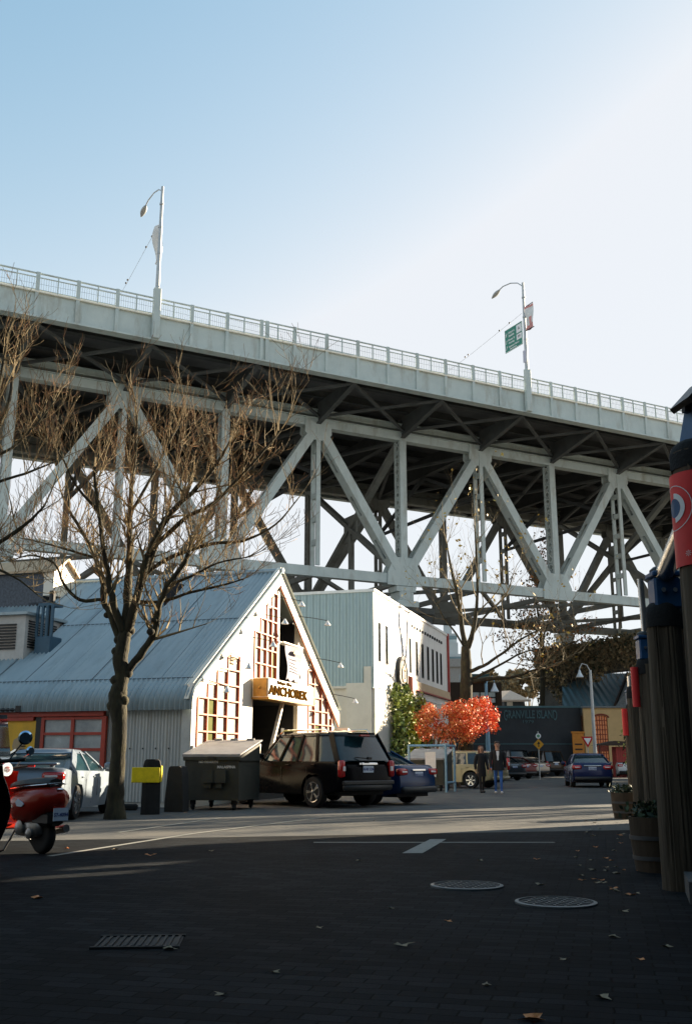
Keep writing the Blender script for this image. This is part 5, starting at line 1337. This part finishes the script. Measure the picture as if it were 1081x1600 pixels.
pile('timber pile pressed against the right side of the black topped pile', P1+V((.33,.12,0)), .16, 2.46, 22)
bracket('blue bracket holding the slanted steel pipe that rises to the nearest pile', P1+V((.04,.0,2.50)), .135, B1+V((-.05,.1,3.05))-(P1+V((.04,0,2.9))))
P3 = V((4.32,14.4,0))
pile('second timber pile back, standing behind the barrel planter with leaves', P3, .17, 2.45, 3)
bracket('blue bracket with a pale pipe on the second timber pile back', P3+V((0,0,2.52)), .13, V((-.03,-.05,.85)), pr=.35)
banner('narrow red banner on the second timber pile back', P3+V((-.20,-.03,1.85)), .055, .56, R(-10))
P4 = V((5.45,19.2,0)); pile('slim timber pile rising behind the far barrel planter', P4, .13, 2.4, 4)
P5 = V((6.82,24.2,0)); pile('far timber pile with a small blue bracket and short red banner', P5, .16, 2.35, 5)
bracket('small blue bracket on the far timber pile', P5+V((0,0,2.42)), .12, V((0,0,.35)))
banner('short red banner on the far timber pile', P5+V((-.2,-.05,1.7)), .07, .62, 0)
pile('farthest timber pile, just visible beside the green shrub', V((8.2,29.4,0)), .16, 2.4, 6)
# barrels
def barrel(label, loc, r, h, seed):
    rng = random.Random(seed); t = thing('barrel_planter', label, 'planter', loc, 0, 'half barrel planters')
    m = MB(); n = 22; rings = []
    for z, f in ((0,.80),(.0,.84),(h*.5,.96),(h,1.0),(h,.92),(h-.06,.90)):
        rings.append([(r*f*math.cos(2*math.pi*k/n)*(1 if k % 2 else .985), r*f*math.sin(2*math.pi*k/n)*(1 if k % 2 else .985), z) for k in range(n)])
    m.loft(rings); m.build('staves', M['barrel_wood'], t, 30)
    for z, f in ((h*.25,.905),(h*.62,.985)): m = MB(); m.lathe([(r*f,z-.02),(r*(f+.012),z-.02),(r*(f+.02),z+.02),(r*f,z+.02)],24); m.build('hoop', M['barrel_hoop'], t, 40)
    m = MB(); m.lathe([(r*.9,h-.05),(r*.3,h-.03)],18); m.build('soil', M['soil'], t)
    pts = [(rng.gauss(0,r*.45), rng.gauss(0,r*.45), h+rng.random()**1.8*.15) for _ in range(300)]
    m = MB(); leaves(m, pts, .035, rng, (0,0,1)); 
    for i in range(30): a=rng.uniform(0,6.28); m.tube([(0,0,h-.05),(math.cos(a)*r*.6,math.sin(a)*r*.6,h+rng.random()*.2)],.004,3,cap=False)
    m.build('plants', [M['leaf_dark'], M['leaf_mid']], t, fix=False)['kind'] = 'stuff'
q = gnd(1022,1366); barrel('nearer half barrel planter with dark plants, tucked against the thick pile', q+V((.13,.30,0)), .27, .54, 1)
q = gnd(985,1280); barrel('farther half barrel planter with small plants, out in the leaf litter', q+V((.02,.3,0)), .31, .50, 2)
# ledge at lower right
m = MB(); a, b_ = gnd(1050,1352), gnd(1086,1445); m.v = []
d = (b_-a).normalized(); nrm = V((-d.y,d.x,0)); nrm = nrm if nrm.x > 0 else -nrm
A0 = a-d*3.0+nrm*.0
poly = [a+d*(-.1), a+d*3.2, a+d*3.2+nrm*.5, a+d*(-.1)+nrm*.5]
vs = [V((p.x+.02,p.y,0)) for p in poly]+[V((p.x+.02,p.y,.17)) for p in poly]
m.add(vs, [(0,1,2,3),(7,6,5,4),(0,4,5,1),(1,5,6,2),(2,6,7,3),(3,7,4,0)])
lo = m.build('kerb', M['kerb_stone']); struct(lo, label='low rough stone ledge at the lower right beside the piles', cat='ledge')
# green shrub by the piles
rng = random.Random(8); sb0 = V((8.72,30.5,0)); t = thing('green_shrub', 'tall dark green shrub growing beside the far piles', 'shrub', sb0)
m = MB(); leaves(m, [(rng.gauss(0,.16)+.06*math.sin(z*3), rng.gauss(0,.16), z) for z in [rng.uniform(.1,2.5) for _ in range(2200)]], .06, rng, (0,0,0,1)); m.build('foliage', [M['leaf_dark'], M['leaf_green']], t, fix=False)
m = MB(); m.tube([(0,0,0),(0,0,2.0)],[.06,.02],6); m.build('stem', M['bark'], t)
# ================================================================ END OF THE STREET
YW = 84.0
def P2(u, v, Y): return at(u, v, Y)
x0, x1 = at(700,1190,YW).x, at(911,1190,YW).x; zt = at(840,1106,YW).z
wl = thing('charcoal_building', 'long charcoal walled building with a place name in pale teal letters', 'building', (0,YW,0))
m = MB(); m.box(x0,x1,0,3,0,zt); m.build('wall', M['charcoal_wall'], wl)
m = MB(); m.box(x0-.1,x1+.05,-.08,3.1,zt,zt+.16); m.box(x0,x1,-.05,-.001,zt-2.95,zt-2.88); m.build('coping', M['teal_steel'], wl)
m = MB(); cxx = at(828,1118,YW).x; zz = at(828,1117,YW).z
wd = at(870,1118,YW).x-at(787,1118,YW).x
parts = [('G',1.25,0),('RANVILLE',.98,.05),('ISLAN',.98,.05),('D',1.25,0)]
tx = text_me('GRANVILLE ISLAND', 1.0, .03, .012); xs = [v_.co.x for v_ in tx.vertices]; sc_ = wd/(max(xs)-min(xs))
for v_ in tx.vertices: pass
xmn, xmx = min(xs), max(xs)
for v_ in tx.vertices:     # first and last capitals are taller and hang lower
    q_ = (v_.co.x-xmn)/(xmx-xmn)
    if q_ < .062 or q_ > .935: v_.co.y = v_.co.y*1.3-.08
m.mesh_from(tx, Matrix.Translation((cxx,-.06,zz)) @ FACE_MY @ Matrix.Diagonal((sc_,.92,1,1)))
m.mesh_from(text_me('1979', .38, .02, .0), Matrix.Translation((at(824,1127,YW).x,-.05,at(824,1128,YW).z)) @ FACE_MY @ Matrix.Diagonal((1.3,1,1,1)))
m.build('lettering', M['teal_letter'], wl)
m = MB(); a = at(742,1168,YW); m.box(a.x-.9,a.x-.1,-.05,-.002,1.3,3.4); m.build('door', M['dark_brown'], wl)
m = MB(); m.box(at(757,1150,YW).x,at(764,1150,YW).x,-.03,-.001,2.2,2.9); m.build('notice', M['teal_letter'], wl)
# yellow building with arched windows, metal roof and shingled gable
YY = 83.0; xa, xb_ = at(910,1150,YY).x+.15, 25.6; zy = at(945,1106,YY).z
yb = thing('yellow_building', 'cream yellow building with arched many paned windows at the street end', 'building', (0,YY,0))
def arch_pts(cx, w, z0, z1, n=8):
    r_ = w/2; return [(cx-r_,z0),(cx+r_,z0)]+[(cx+r_*math.cos(a), z1-r_*.35+r_*.35*math.sin(a)) for a in [math.pi*k/n for k in range(n+1)]]
w1 = at(940,1150,YY).x; w2 = at(987,1150,YY).x; z0w, z1w = .6, at(938,1118,YY).z; ww = .98*(at(950,1150,YY).x-at(930,1150,YY).x)
# wall with two openings: strips around them
m = MB()
def W_(xx0, xx1, zz0, zz1): m.box(xx0,xx1,0,.35,zz0,zz1)
W_(xa,w1-ww/2,0,zy); W_(w1+ww/2,w2-ww/2,0,zy); W_(w2+ww/2,xb_,0,zy)
for w_ in (w1,w2):
    W_(w_-ww/2,w_+ww/2,z1w,zy); n = 8
    for k in range(n):
        a0_, a1_ = math.pi*k/n, math.pi*(k+1)/n; r_ = ww/2; f = lambda a: (w_+r_*math.cos(a), z1w-r_*.35+r_*.35*math.sin(a))
        A_, B_ = f(a0_), f(a1_); m.prism([A_,(A_[0],z1w),(B_[0],z1w),B_],0,.35) 
m.build('wall', M['yellow_stucco'], yb)
for w_ in (w1,w2):
    f = MB(); 
    for i in range(6): x = w_-ww/2+ww*i/5; f.box(x-.03,x+.03,.12,.18,z0w,z1w-.02)
    for i in range(12): z = z0w+(z1w-z0w)*i/11; f.box(w_-ww/2,w_+ww/2,.121,.179,z-.03,z+.03)
    f.box(w_-ww/2,w_+ww/2,.10,.2,1.9,2.4)
    f = f.build('window', M['brick_red'], yb); g_ = MB(); g_.box(w_-ww/2,w_+ww/2,.2,.24,z0w,z1w); g_.build('pane', M['warm_window'], f)
    m = MB(); m.prism([(w_+(ww/2+q_)*math.cos(a), z1w-ww*.175+(ww*.175+q_)*math.sin(a)) for q_, rng_ in ((.02,range(9)),(.16,range(8,-1,-1))) for a in [math.pi*k/8 for k in rng_]],-.05,-.002); m.build('window_arch', M['brick_red'], yb)
m = MB(); m.box(xa-.1,xb_+.1,-.25,.4,zy,zy+.14); m.build('cornice', M['shingle_grey'], yb)
xe = at(957,1105,YY).x; m = MB(); m.box(xa,xb_,.36,9,zy-.5,zy+.0-.01); m.build('flat_roof', M['shingle_grey'], yb)
# grey shingled gable behind it and blue metal roof
gb = thing('shingled_building', 'building with a blue ribbed metal roof and a grey shingled gable', 'building', (0,86.0,0))
def pz(u, v, Y=86.0): p_ = at(u,v,Y); return p_
e0, e1 = pz(878,1104), pz(959,1104); rA, rB = at(878,1052,93), at(979,1052,93)
m = MB(); m.loft([[(e0.x,.0,e0.z),(e1.x,.0,e1.z),(e1.x,.0,e1.z-.15),(e0.x,0,e0.z-.15)],[(rA.x,7,rA.z),(rB.x,7,rB.z),(rB.x,7,rB.z-.15),(rA.x,7,rA.z-.15)]]); m.build('roof', M['far_roof'], gb)
m = MB(); m.loft([[(rA.x,7,rA.z),(rB.x,7,rB.z),(rB.x,7,rB.z-.15),(rA.x,7,rA.z-.15)],[(rA.x,15,e0.z),(rB.x,15,e1.z),(rB.x,15,e1.z-.15),(rA.x,15,e0.z-.15)]]); m.build('roof', M['far_roof'], gb)
m = MB(); m.beam((e1.x+.05,-.03,e1.z),(rB.x+.05,7,rB.z),.16,.3); m.build('barge_board', M['dark_brown'], gb)
pk_ = at(1005,1035,92)
m = MB(); m.add([(e1.x+.1,.05,e1.z-1.5),(27.5,.05,e1.z-1.5),(27.5,.05,e1.z+.3),(27.0,3,pk_.z),(rB.x+.1,6.9,rB.z-.1),(e1.x+.1,.05,e1.z)],[(0,1,2,3,4,5)]); m.box(e1.x-.1,27.4,.1,8,0,e1.z-1.4); m.build('shingle_wall', M['shingle_grey'], gb)
m = MB(); m.box(e0.x,e1.x,.3,14,0,e0.z-.2); m.box(e0.x-.25,e0.x,-.1,.1,e0.z-1.5,e0.z+.1); m.build('wall', M['brick_far'], gb)
# red kiosk canopy
kp = at(966,1170,74); ks = thing('kiosk', 'small dark red kiosk with a shallow canopy beside the yellow building', 'kiosk', (kp.x,74,0))
m = MB(); m.box(-.2,1.0,0,1.2,0,2.15)
for i in range(8): m.box(-.2+i*.15,-.17+i*.15,-.03,-.001,0,2.1)
m.build('walls', M['red_trim'], ks)
m = MB(); m.prism([(-1.7,2.25),(1.2,2.25),(1.2,2.45),(-.4,2.55)],-.6,1.4); m.tube([(-1.5,-.5,0),(-1.5,-.5,2.25)],.04,6); m.build('canopy', M['dark_brown'], ks)
op = at(916,1165,80); o_ = thing('orange_sign_board', 'tall orange board on the wall end beside the give way sign', 'sign board', (op.x,82.9,0))
m = MB(); m.bbox((0,-.08,1.9),(.95,.10,2.9),.02); m.bbox((0,-.09,3.4),(1.1,.2,.15),.02); m.build('board', M['sign_orange'], o_)
m = MB(); 
for z in (2.4,2.0,1.6,1.2): m.box(-.3,.3,-.15,-.131,z,z+.12)
m.build('board_stripes', M['dark_brown'], o_)
# middle dark building with a bright window band
md = thing('dark_hall', 'dark brown hall with a bright band of windows and a teal beam above', 'building', (0,104,0))
a0_, a1_ = at(690,1100,104).x, at(784,1100,104).x; zt_ = at(700,1066,104).z
m = MB(); m.box(a0_,a1_,0,8,0,zt_); m.build('wall', M['dark_brown'], md)
m = MB(); wz0, wz1 = at(760,1099,104).z, at(760,1081,104).z; wx0, wx1 = at(737,1090,104).x, at(774,1090,104).x
for i in range(4): x = lerp(wx0,wx1,i/3); m.box(x-.06,x+.06,-.12,-.02,wz0,wz1)
for z in (wz0,(wz0+wz1)/2,wz1): m.box(wx0,wx1,-.119,-.021,z-.06,z+.06)
f = m.build('window', M['black_metal'], md); m = MB(); m.box(wx0,wx1,-.06,-.001,wz0,wz1); m.build('pane', mat('sky_pane',(.55,.66,.72),.3), f)
m = MB(); m.box(at(718,1065,104).x,at(762,1065,104).x,-1.2,.4,zt_+.02,zt_+.75); m.build('beam', M['teal_steel'], md)
m = MB(); m.box(at(708,1160,104).x,at(735,1160,104).x,-.1,-.001,0,zt_-4.2); m.build('shutter', M['wall_far'], md)
# pale roofed house
hx0, hx1 = at(783,1090,120).x, at(823,1090,120).x; hz = at(800,1094,120).z; hr = at(800,1078,120).z
ho = thing('distant_house', 'small house with a pale brown hipped roof above the charcoal wall', 'house', (0,120,0))
m = MB(); m.box(hx0+.3,hx1-.3,0,6,0,hz); m.build('wall', M['charcoal_wall'], ho)
m = MB(); m.loft([[(hx0-.3,-.5,hz),(hx1+.3,-.5,hz),(hx1+.3,6.5,hz),(hx0-.3,6.5,hz)],[(hx0+.1,2,hr),((hx0+hx1)/2,2.5,hr+.1),((hx0+hx1)/2,4,hr+.1),(hx0+.1,4,hr)]]); m.box(hx0-.35,hx1+.35,-.6,-.501,hz-.2,hz+.02); m.build('roof', M['tan_roof'], ho)
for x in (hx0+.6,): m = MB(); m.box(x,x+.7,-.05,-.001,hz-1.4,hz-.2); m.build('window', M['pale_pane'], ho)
# apartment towers
def tower(label, u0, u1, vt, Y, fl, seed):
    X0_, X1_ = at(u0,1100,Y).x, at(u1,1100,Y).x; Z = at(u0,vt,Y).z; rng = random.Random(seed)
    t = thing('apartment_tower', label, 'tower block', (X0_,Y,0), R(-6), 'far apartment towers'); w_ = X1_-X0_
    m = MB(); m.box(0,w_,0,w_,0,Z); m.box(w_*.2,w_*.7,.3,w_*.6,Z,Z+2.2); m.build('wall', M['tower_pale'], t)
    h_ = Z/fl
    for i in range(fl):
        if h_*i < 8: continue
        m = MB(); m.box(-.02,w_+.02,-.06,-.005,i*h_+.9,i*h_+h_-.5); m.build('window_band', M['tower_glass'], t)
        m = MB(); m.box(w_*.05,w_*.45,-1.4,-.061,i*h_+.0,i*h_+.16); m.box(w_*.6,w_*.95,-1.4,-.061,i*h_+.0,i*h_+.16); m.box(w_*.05,w_*.45,-1.4,-1.35,i*h_+.16,i*h_+1.0); m.build('balcony', M['tower_pale'], t)
tower('pale high apartment tower with stacked balconies, left of the tall bare tree', 690, 716, 990, 230, 13, 1)
tower('pale apartment block just right of the red building corner, lower than the tower', 698, 726, 1022, 190, 9, 2)
m = MB(); a = at(684,1042,150); b_ = at(722,1042,150); m.box(a.x,b_.x,0,8,0,a.z); m.prism([(a.x-.5,a.z),(b_.x+.5,a.z),((a.x+b_.x)/2+3,a.z+1.2),((a.x+b_.x)/2-3,a.z+1.2)],-.3,8.3); o_ = m.build('far_block', M['wall_far']); o_.location = (0,150,0); tag(o_, 'low grey block in front of the far apartment towers', 'building')
# ---------------------------------------------------------------- lamps and signs at the street end
def street_pole(label, u, vtop, Y, arm, mk, bell):
    p_ = at(u, 1190, Y); h_ = at(u, vtop, Y).z; t = thing('street_lamp', label, 'street lamp', (p_.x,Y,0), 0, 'bell lamps at the street end')
    m = MB(); m.tube([(0,0,0),(0,0,h_)],[.15,.085],10); m.lathe([(.24,0),(.22,.5),(.16,.6)],10); m.build('pole', M[mk], t, 50)
    m = MB(); m.tube([(0,0,h_-.1),(arm*.3,0,h_+.35),(arm*.75,0,h_+.45),(arm,0,h_+.1)],.04,6); m.build('arm', M[mk], t, 50)
    m = MB(); m.lathe([(.03,.10),(.06,.03),(bell*.45,-.15),(bell,-.42),(bell*.95,-.45)],14,(arm,0,h_-.05)); m.build('bell_shade', M['bell_white'], t, 50)
street_pole('pale lamp post with a white bell shade in front of the yellow building', 930, 1047, 70, -.75, 'lamp_metal', .26)
street_pole('light blue lamp post with a white bell shade rising by the deep red maple', 763, 1068, 60, .50, 'light_blue_pole', .26)
sp_ = at(842,1190,66); t = thing('warning_sign', 'small yellow diamond sign with a black arrow below a round white sign', 'road sign', (sp_.x,66,0))
m = MB(); m.tube([(0,0,0),(0,0,3.0)],.035,6); m.build('post', M['lamp_metal'], t)
zc_ = at(842,1163,66).z; m = MB(); s_=.34; m.prism([(0,zc_-s_),(s_,zc_),(0,zc_+s_),(-s_,zc_)],-.07,-.05); m.build('diamond', M['sign_yellow'], t)
m = MB(); m.prism([(-.03,zc_-.17),(.03,zc_-.17),(.03,zc_+.02),(.10,zc_+.02),(0,zc_+.19),(-.10,zc_+.02),(-.03,zc_+.02)],-.078,-.0705); m.build('arrow', M['black_metal'], t)
zr_ = at(842,1150,66).z; m = MB(); m.lathe([(.17,-.07),(.17,-.05)],16,(0,0,zr_),'y'); m.build('round_plate', M['sign_white'], t); m = MB(); m.lathe([(.10,-.078),(.10,-.0705)],12,(0,0,zr_),'y'); m.build('round_mark', mat('sign_green_ring',(.1,.3,.15),.5), t)
yp = at(919,1190,72); t = thing('give_way_sign', 'white and red triangular give way sign by the orange board', 'road sign', (yp.x,72,0)); zc_ = at(919,1159,72).z
m = MB(); m.tube([(0,0,0),(0,0,zc_+.4)],.035,6); m.build('post', M['lamp_metal'], t)
m = MB(); m.prism([(0,zc_-.42),(.45,zc_+.36),(-.45,zc_+.36)],-.07,-.045); m.build('red_triangle', M['tail_red'], t)
m = MB(); m.prism([(0,zc_-.2),(.26,zc_+.25),(-.26,zc_+.25)],-.078,-.0705); m.build('white_triangle', M['sign_white'], t)
# brick/red wall piece beyond the ribbed building
# ================================================================ SURROUNDINGS OUTSIDE THE FRAME (unseen; walls and blocks added to shade the street)
rz15 = -R(15)
def block(label, S0, S1, L0, L1, H_, nm='shading_wall'):
    t = thing(nm, label, 'building', (0,0,0), rz15)
    m = MB(); m.box(L0,L1,S0,S1,0,H_); m.build('wall', M['charcoal_wall'], t)
    m = MB(); m.box(L0-.15,L1+.15,S0-.15,S1+.15,H_,H_+.2); m.build('roof', M['shingle_grey'], t)
    return t
t = thing('shading_wall', 'thin unseen wall added outside the right picture edge, slotted to shade and streak the street', 'building', (0,0,0), rz15)
m = MB(); k_ = 1.15
def seg(s0, s1, z0, z1):
    m.prism([(3.1,s0),(4.0,s0+.9*k_ if s0 > -15 else s0),(4.0,s1+.9*k_),(3.1,s1)], z0, z1, 'z')
seg(-16,18.9,0,10.5); seg(19.35,19.9,0,10.5); seg(20.35,23.1,0,10.5)  # wall added for shade, its slots shaped to let sun streaks through
for a_, b_ in ((18.9,19.35),(19.9,20.35)): seg(a_,b_,0,3.25); seg(a_,b_,3.95,10.5)
m.build('wall', M['charcoal_wall'], t)
block('second unseen wall added outside the right picture edge, thin to keep the sunny gap lit', 34.2, 63, 3.6, 4.5, 6.0)  # added shading wall, kept thin so sun passes through the gap
t = thing('rear_shade_block', 'unseen block added behind the camera to shade the foreground', 'building', (0,-14,0)); m = MB(); m.box(-22,12,0,8,0,15); m.build('wall', M['charcoal_wall'], t)  # block added out of view to cut sky light from behind
t = thing('left_shade_block', 'unseen block added outside the left picture edge to shade the foreground', 'building', (-14,0,0), R(0)); m = MB(); m.box(-6,4,-6,12,0,9); m.build('wall', M['charcoal_wall'], t)  # unseen block added to cut sky light from the left
tr_ = tree('bare_tree', 'bare tree outside the right picture edge that throws streaks of shadow on the road', (180,1276), 20.6, trunk, limbs, TW, 1, 1.2, .22, 77, None, kids=(3,4), density=1.0)[0]
tr_.location = (16.5, 32.6, 0); tr_.scale = (1.15,1.15,1.15)
tr_ = tree('bare_tree', 'second bare tree outside the right picture edge, farther along the gap', (180,1276), 20.6, trunk, limbs, TW, 1, 1.2, .22, 78, None, kids=(3,4), density=1.0)[0]
tr_.location = (21.5, 34.2, 0); tr_.rotation_euler = (0,0,2)
# far terrain
m = MB(); rng = random.Random(2); n = 60; vs = []
for i in range(n+1):
    x = -500+i*1100/n; vs += [(x,420,-1),(x,470,8+5*math.sin(i*.5)+rng.uniform(-1,1)),(x,620,12)]
fs = []
for i in range(n): a = i*3; fs += [(a,a+3,a+4,a+1),(a+1,a+4,a+5,a+2)]
m.add(vs, fs); struct(m.build('hills', mat('far_hill',(.10,.12,.10),.9,0,.3,.03), fix=False), label='low wooded rise on the horizon', cat='hill')
# ================================================================ LIGHT, SKY, CAMERA
SUN_AZ, SUN_EL = R(56), R(15)
w = bpy.data.worlds.new('World'); scene.world = w; w.use_nodes = True
nt = w.node_tree; bg = nt.nodes['Background']; sky = nt.nodes.new('ShaderNodeTexSky'); sky.sky_type = 'NISHITA'
sky.sun_disc = False; sky.sun_elevation = SUN_EL; sky.sun_rotation = SUN_AZ; sky.altitude = 0; sky.air_density = 1.0; sky.dust_density = .5; sky.ozone_density = 1.0
mxs = nt.nodes.new('ShaderNodeMixRGB'); mxs.blend_type = 'MULTIPLY'; mxs.inputs[0].default_value = 1; mxs.inputs[2].default_value = (.975,1.11,.975,1)
nt.links.new(sky.outputs[0], mxs.inputs[1])
bw = nt.nodes.new('ShaderNodeRGBToBW'); nt.links.new(mxs.outputs[0], bw.inputs[0])
mr = nt.nodes.new('ShaderNodeMapRange'); mr.inputs[1].default_value = 1.15; mr.inputs[2].default_value = 2.45; mr.inputs[3].default_value = 0; mr.inputs[4].default_value = .97; nt.links.new(bw.outputs[0], mr.inputs[0])
gr = nt.nodes.new('ShaderNodeMixRGB'); gr.blend_type = 'MULTIPLY'; gr.inputs[0].default_value = 1; gr.inputs[2].default_value = (.965,.995,1.045,1); mi_ = nt.nodes.new('ShaderNodeMath'); mi_.operation = 'MINIMUM'; mi_.inputs[1].default_value = 2.42; nt.links.new(bw.outputs[0], mi_.inputs[0]); nt.links.new(mi_.outputs[0], gr.inputs[1])
mm_ = nt.nodes.new('ShaderNodeMixRGB'); nt.links.new(mr.outputs[0], mm_.inputs[0]); nt.links.new(mxs.outputs[0], mm_.inputs[1]); nt.links.new(gr.outputs[0], mm_.inputs[2])
nt.links.new(mm_.outputs[0], bg.inputs[0]); bg.inputs[1].default_value = .078
sl_ = bpy.data.lights.new('sun', 'SUN'); sl_.energy = 5; sl_.angle = R(.5); sl_.color = (1,.83,.60)
so = bpy.data.objects.new('sun', sl_); col.objects.link(so)
sd = V((math.sin(SUN_AZ)*math.cos(SUN_EL), math.cos(SUN_AZ)*math.cos(SUN_EL), math.sin(SUN_EL)))
so.rotation_euler = sd.to_track_quat('Z','Y').to_euler()
cam = bpy.data.cameras.new('camera'); cam.sensor_fit = 'VERTICAL'; cam.sensor_height = 36; cam.lens = F/1600*36; cam.clip_end = 3000; cam.clip_start = .05
co = bpy.data.objects.new('camera', cam); col.objects.link(co); co.location = (0,0,CAMZ); co.rotation_euler = (R(90)+PITCH,0,0)
scene.camera = co
vs_ = scene.view_settings; vs_.view_transform = 'Standard'; vs_.look = 'None'; vs_.exposure = 2.24; vs_.gamma = 1
scene.display_settings.display_device = 'sRGB'
